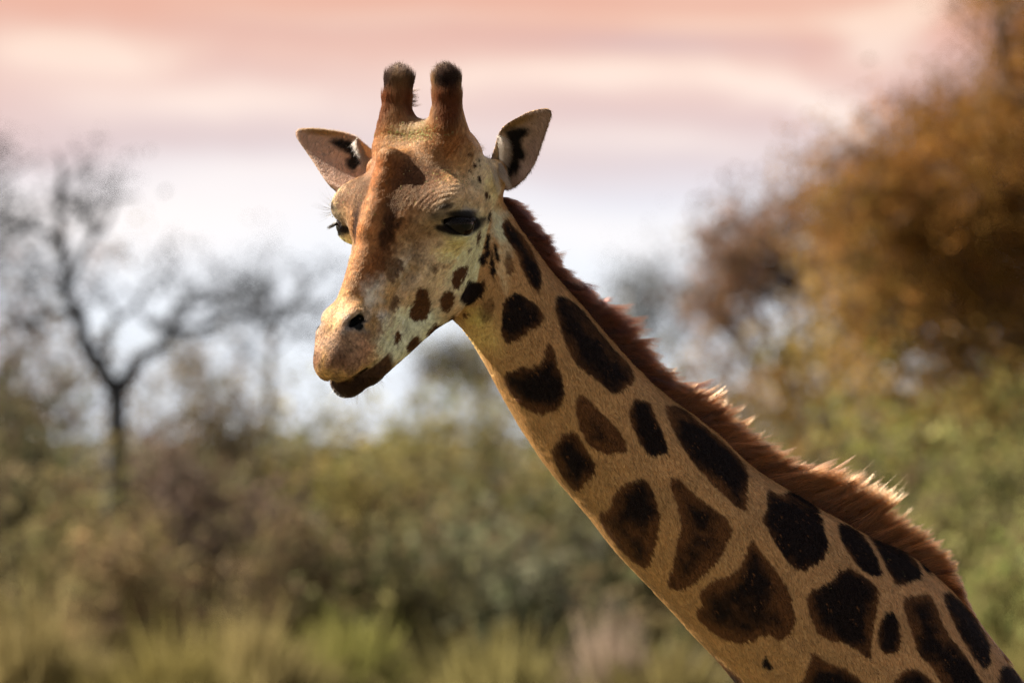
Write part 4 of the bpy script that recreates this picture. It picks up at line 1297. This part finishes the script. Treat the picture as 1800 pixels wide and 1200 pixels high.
grass_clump(1180, 1130, 170, 96, (.24, .22, .09), 'olive grass clump against the lower neck', 1200)
grass_clump(1780, 1120, 160, 96, (.25, .24, .09), 'yellowish grass clump in the bottom right corner', 1200)

shrub(1765, 440, 330, 133, (.30, .165, .045), 'orange brown bush seen under the tall tree at the right edge', nl=5200)
shrub(1390, 545, 190, 134, (.22, .135, .06), 'russet brown bush right of the thin brownish tree foot', nl=2600)
# --- trees
def inside_px(P_, D_, env, w=22):
    k = 20000.0 / (P_[:, 1] + DIST)
    xy = np.stack([900 + P_[:, 0] * k, 600 - (P_[:, 2] - CAM_Z) * k], 1)
    return polysd(xy, env) < np.clip(rng.normal(size=len(P_)), -2.4, 1.3 if w < 30 else 2.2) * w - 4
def tree(label, limbs, D, bark, depth, L0, r0, n_each, leafc=None, nl=0, leaf=.06, lsp=.2, up=.25, spread=.8, leafc2=None, env=None, name='bare_tree', depthy=.5, jit=.25):
    """limbs: main limbs as picture-plane polylines [(px, py, thickness px), ...] of a tree D metres off"""
    main = []
    for li, L_ in enumerate(limbs):
        P_ = np.array([place(a_, b2, D) for a_, b2, _ in L_]); R_ = np.array([t_ for _, _, t_ in L_]) * D / 20000.0 / 2
        off = rng.uniform(-depthy, depthy) if li else 0
        P_[:, 1] += np.linspace(0, off, len(P_))
        t = np.linspace(0, 1, len(P_)); tt_ = np.linspace(0, 1, len(P_) * 3)
        P2 = np.stack([np.interp(tt_, t, P_[:, k]) for k in range(3)], 1); R2 = np.interp(tt_, t, R_)
        if li: P2[1:] += rng.normal(0, .05, (len(P2) - 1, 3))
        for k in range(3): P2[1:-1, k] = (P2[:-2, k] + P2[1:-1, k] + P2[2:, k]) / 3
        main.append((P2, R2))
    f0 = main[0][0][0]
    root_ = empty(name, (f0[0], f0[1], gz(D))); tag(root_, label, 'tree')
    Vt, Ft = tubes(main[:1], 10); raw_mesh('trunk', Vt, Ft, bark, parent=root_, smooth=True)
    br = list(main[1:]); tips = []
    src = main[1:] if len(main) > 1 else main
    sprout(src, br, tips, depth, L0, r0, n_each, spread, up, .07)
    if env is not None:
        env = np.array(env, float)
        nm_ = len(main) - 1
        keep_ = inside_px(np.array([x_[0][-1] for x_ in br]), D, env, 40 if D in (115, 125) else 22)
        br = [x_ for i_, x_ in enumerate(br) if i_ < nm_ or keep_[i_]]
        tips = [t_ for t_, k_ in zip(tips, inside_px(np.array(tips), D, env, 40 if D in (115, 125) else 22)) if k_]
    Vt, Ft = tubes(br, 4); raw_mesh('branches', Vt, Ft, bark, parent=root_, kind='stuff')
    if nl:
        tp = np.array(tips)
        Vl, Fl, Cl = leaves(tp, nl, (lsp, lsp, lsp), leaf, leafc, jit, .25)
        if leafc2 is not None:
            zc = Vl[:, 2]; kk = sstep(CAM_Z - 1.2, CAM_Z + 1.6, zc + .5 * np.sin(Vl[:, 0] * 1.7))[:, None]
            Cl = Cl * (kk + (1 - kk) * (np.array(leafc2) / np.array(leafc)))
        raw_mesh('crown', Vl, Fl, M_LEAF, Cl, root_, kind='stuff')
    return root_
G = lambda D: 600 + (3.6 + .1) * 20000 / D
DK = (.030, .034, .036)
tree('dark bare tree with a forked trunk at the left', [
    [(203, G(105), 46), (204, 880, 40), (205, 690, 36)],
    [(205, 690, 34), (165, 610, 28), (140, 560, 24), (118, 500, 20), (104, 420, 17), (98, 330, 13), (120, 270, 7)],
    [(118, 500, 17), (150, 430, 13), (190, 390, 10), (235, 330, 6)],
    [(104, 430, 13), (60, 400, 10), (15, 390, 6)],
    [(140, 560, 15), (80, 540, 11), (20, 560, 7)],
    [(205, 690, 31), (245, 625, 24), (290, 600, 18), (345, 585, 15), (400, 560, 13), (470, 552, 8), (560, 545, 6)],
    [(290, 600, 13), (320, 545, 10), (350, 505, 6)],
    [(165, 610, 14), (210, 560, 11), (255, 520, 7)]], 105, M_BARKD, 3, .62, .024, (5, 3, 4), DK, 420, .04, .08, spread=.7, env=[(-40,250),(110,240),(260,290),(340,470),(560,500),(590,600),(300,660),(200,760),(100,680),(-60,640)])
tree('slender bare tree with a flat crown left of the muzzle', [
    [(468, G(150), 22), (466, 820, 17), (474, 690, 13), (478, 600, 10)],
    [(478, 600, 9), (450, 545, 7), (425, 510, 4)], [(478, 600, 9), (500, 550, 6), (545, 520, 4)],
    [(476, 620, 7), (520, 580, 5), (570, 590, 3)], [(478, 600, 8), (482, 530, 5), (470, 490, 3)], [(474, 650, 6), (420, 610, 5), (390, 585, 3)]], 150, M_BARKD, 3, .62, .024, (5, 3, 3), DK, 380, .045, .10)
tree('grey tree at the left edge reaching in with thin branches', [
    [(-150, G(145), 40), (-140, 700, 32), (-130, 500, 26)],
    [(-130, 500, 18), (-60, 380, 12), (0, 300, 8), (60, 285, 4)], [(-130, 500, 16), (-90, 350, 12), (-20, 250, 6)],
    [(-135, 560, 14), (-60, 470, 9), (20, 440, 5)], [(-130, 500, 16), (-180, 300, 9)]], 145, M_BARKD, 3, .7, .030, (6, 4, 3), DK, 420, .045, .12, env=[(-400,230),(30,245),(85,290),(60,350),(40,480),(-400,520)])
RUST = (.20, .098, .026)
tree('tall orange brown tree filling the upper right corner', [
    [(1850, G(115), 80), (1845, 700, 64), (1835, 450, 52)],
    [(1835, 450, 34), (1790, 300, 26), (1765, 150, 17), (1745, 20, 9), (1735, -60, 5)],
    [(1838, 500, 30), (1750, 400, 20), (1660, 320, 13), (1570, 270, 7)],
    [(1840, 560, 26), (1700, 480, 18), (1560, 380, 10), (1470, 320, 6)],
    [(1842, 600, 24), (1700, 560, 15), (1560, 500, 9), (1480, 440, 5)],
    [(1835, 450, 30), (1850, 250, 20), (1830, 80, 12), (1840, -80, 6)],
    [(1835, 450, 30), (1930, 300, 20), (1990, 150, 9)], [(1790, 300, 14), (1740, 250, 8), (1690, 215, 5)],
    [(1842, 500, 16), (1800, 420, 10), (1785, 360, 6)], [(1842, 600, 16), (1800, 540, 10), (1770, 470, 6)],
    [(1842, 620, 22), (1750, 600, 13), (1640, 590, 8), (1550, 560, 5)], [(1840, 560, 22), (1960, 470, 12), (2050, 400, 6)]],
    115, M_BARKB, 3, 1.0, .030, (13, 6, 3), RUST, 56000, .042, .15, leafc2=(.30, .20, .065), name='autumn_tree', depthy=1.6, up=.1, env=[(1725,-120),(1735,30),(1765,110),(1730,165),(1640,205),(1570,235),(1500,290),(1430,310),(1450,390),(1500,480),(1480,560),(1440,740),(1900,900),(2200,700),(2200,-300),(1750,-300)])
tree('thin brownish tree left of the orange brown one, sky showing through its twigs', [
    [(1385, G(125), 32), (1380, 760, 24), (1376, 640, 20)],
    [(1376, 640, 14), (1340, 560, 10), (1300, 480, 7), (1275, 430, 4)], [(1376, 640, 14), (1390, 530, 10), (1370, 440, 6), (1350, 400, 4)],
    [(1378, 680, 12), (1310, 620, 9), (1260, 560, 6), (1235, 520, 4)], [(1376, 640, 12), (1440, 550, 9), (1450, 450, 6), (1440, 400, 4)],
    [(1378, 660, 11), (1460, 610, 8), (1520, 560, 5)]], 125, M_BARKB, 3, .75, .024, (8, 5, 3), (.15, .085, .05), 6000, .045, .14, depthy=.8, env=[(1225,430),(1290,390),(1350,350),(1440,320),(1560,420),(1560,680),(1240,680),(1205,540)])
tree('faint low tree on the skyline right of the neck', [
    [(1150, G(230), 18), (1150, 720, 12), (1150, 640, 9)],
    [(1150, 640, 7), (1135, 580, 5), (1130, 520, 3)], [(1150, 650, 7), (1180, 600, 4), (1195, 560, 3)], [(1150, 660, 6), (1110, 620, 4), (1100, 580, 3)]], 230, M_BARKD, 3, .8, .026, (6, 4, 3), (.09, .09, .08), 2600, .05, .25)
tree('small grey tree on the skyline between muzzle and neck', [
    [(795, G(230), 16), (795, 740, 11), (796, 700, 8)],
    [(796, 700, 7), (780, 665, 4), (770, 650, 3)], [(796, 700, 7), (820, 665, 4), (835, 650, 3)], [(796, 700, 6), (798, 660, 4), (800, 640, 3)]], 230, M_BARKD, 3, .45, .022, (6, 4, 3), (.09, .085, .07), 2600, .05, .18)
# undergrowth that fills in between the shrubs
n_ = 46000
ux = rng.uniform(-9, 9, n_); uD = rng.uniform(107, 142, n_)
hgt_ = np.interp(ux * 20000 / uD + 900, [0, 150, 400, 700, 1000, 1300, 1500, 1800], [620, 740, 790, 790, 800, 740, 690, 680])
topz = CAM_Z + (600 - hgt_) * uD / 20000.0
lump = .72 + .28 * np.sin(ux * 2.1 + uD * .9) * np.cos(uD * .7 - ux)
uz = topz * lump * rng.random(n_) ** .6
Vl, Fl, Cl = leaves(np.stack([ux, uD - DIST, uz], 1), n_, (.05, .05, .05), .09, (.115, .096, .050), .25, .25)
o = raw_mesh('undergrowth', Vl, Fl, M_LEAF, Cl); tag(o, 'tangled low undergrowth filling the ground between the shrubs', 'undergrowth', kind='stuff')
print('all', round(time.time() - T0, 1))
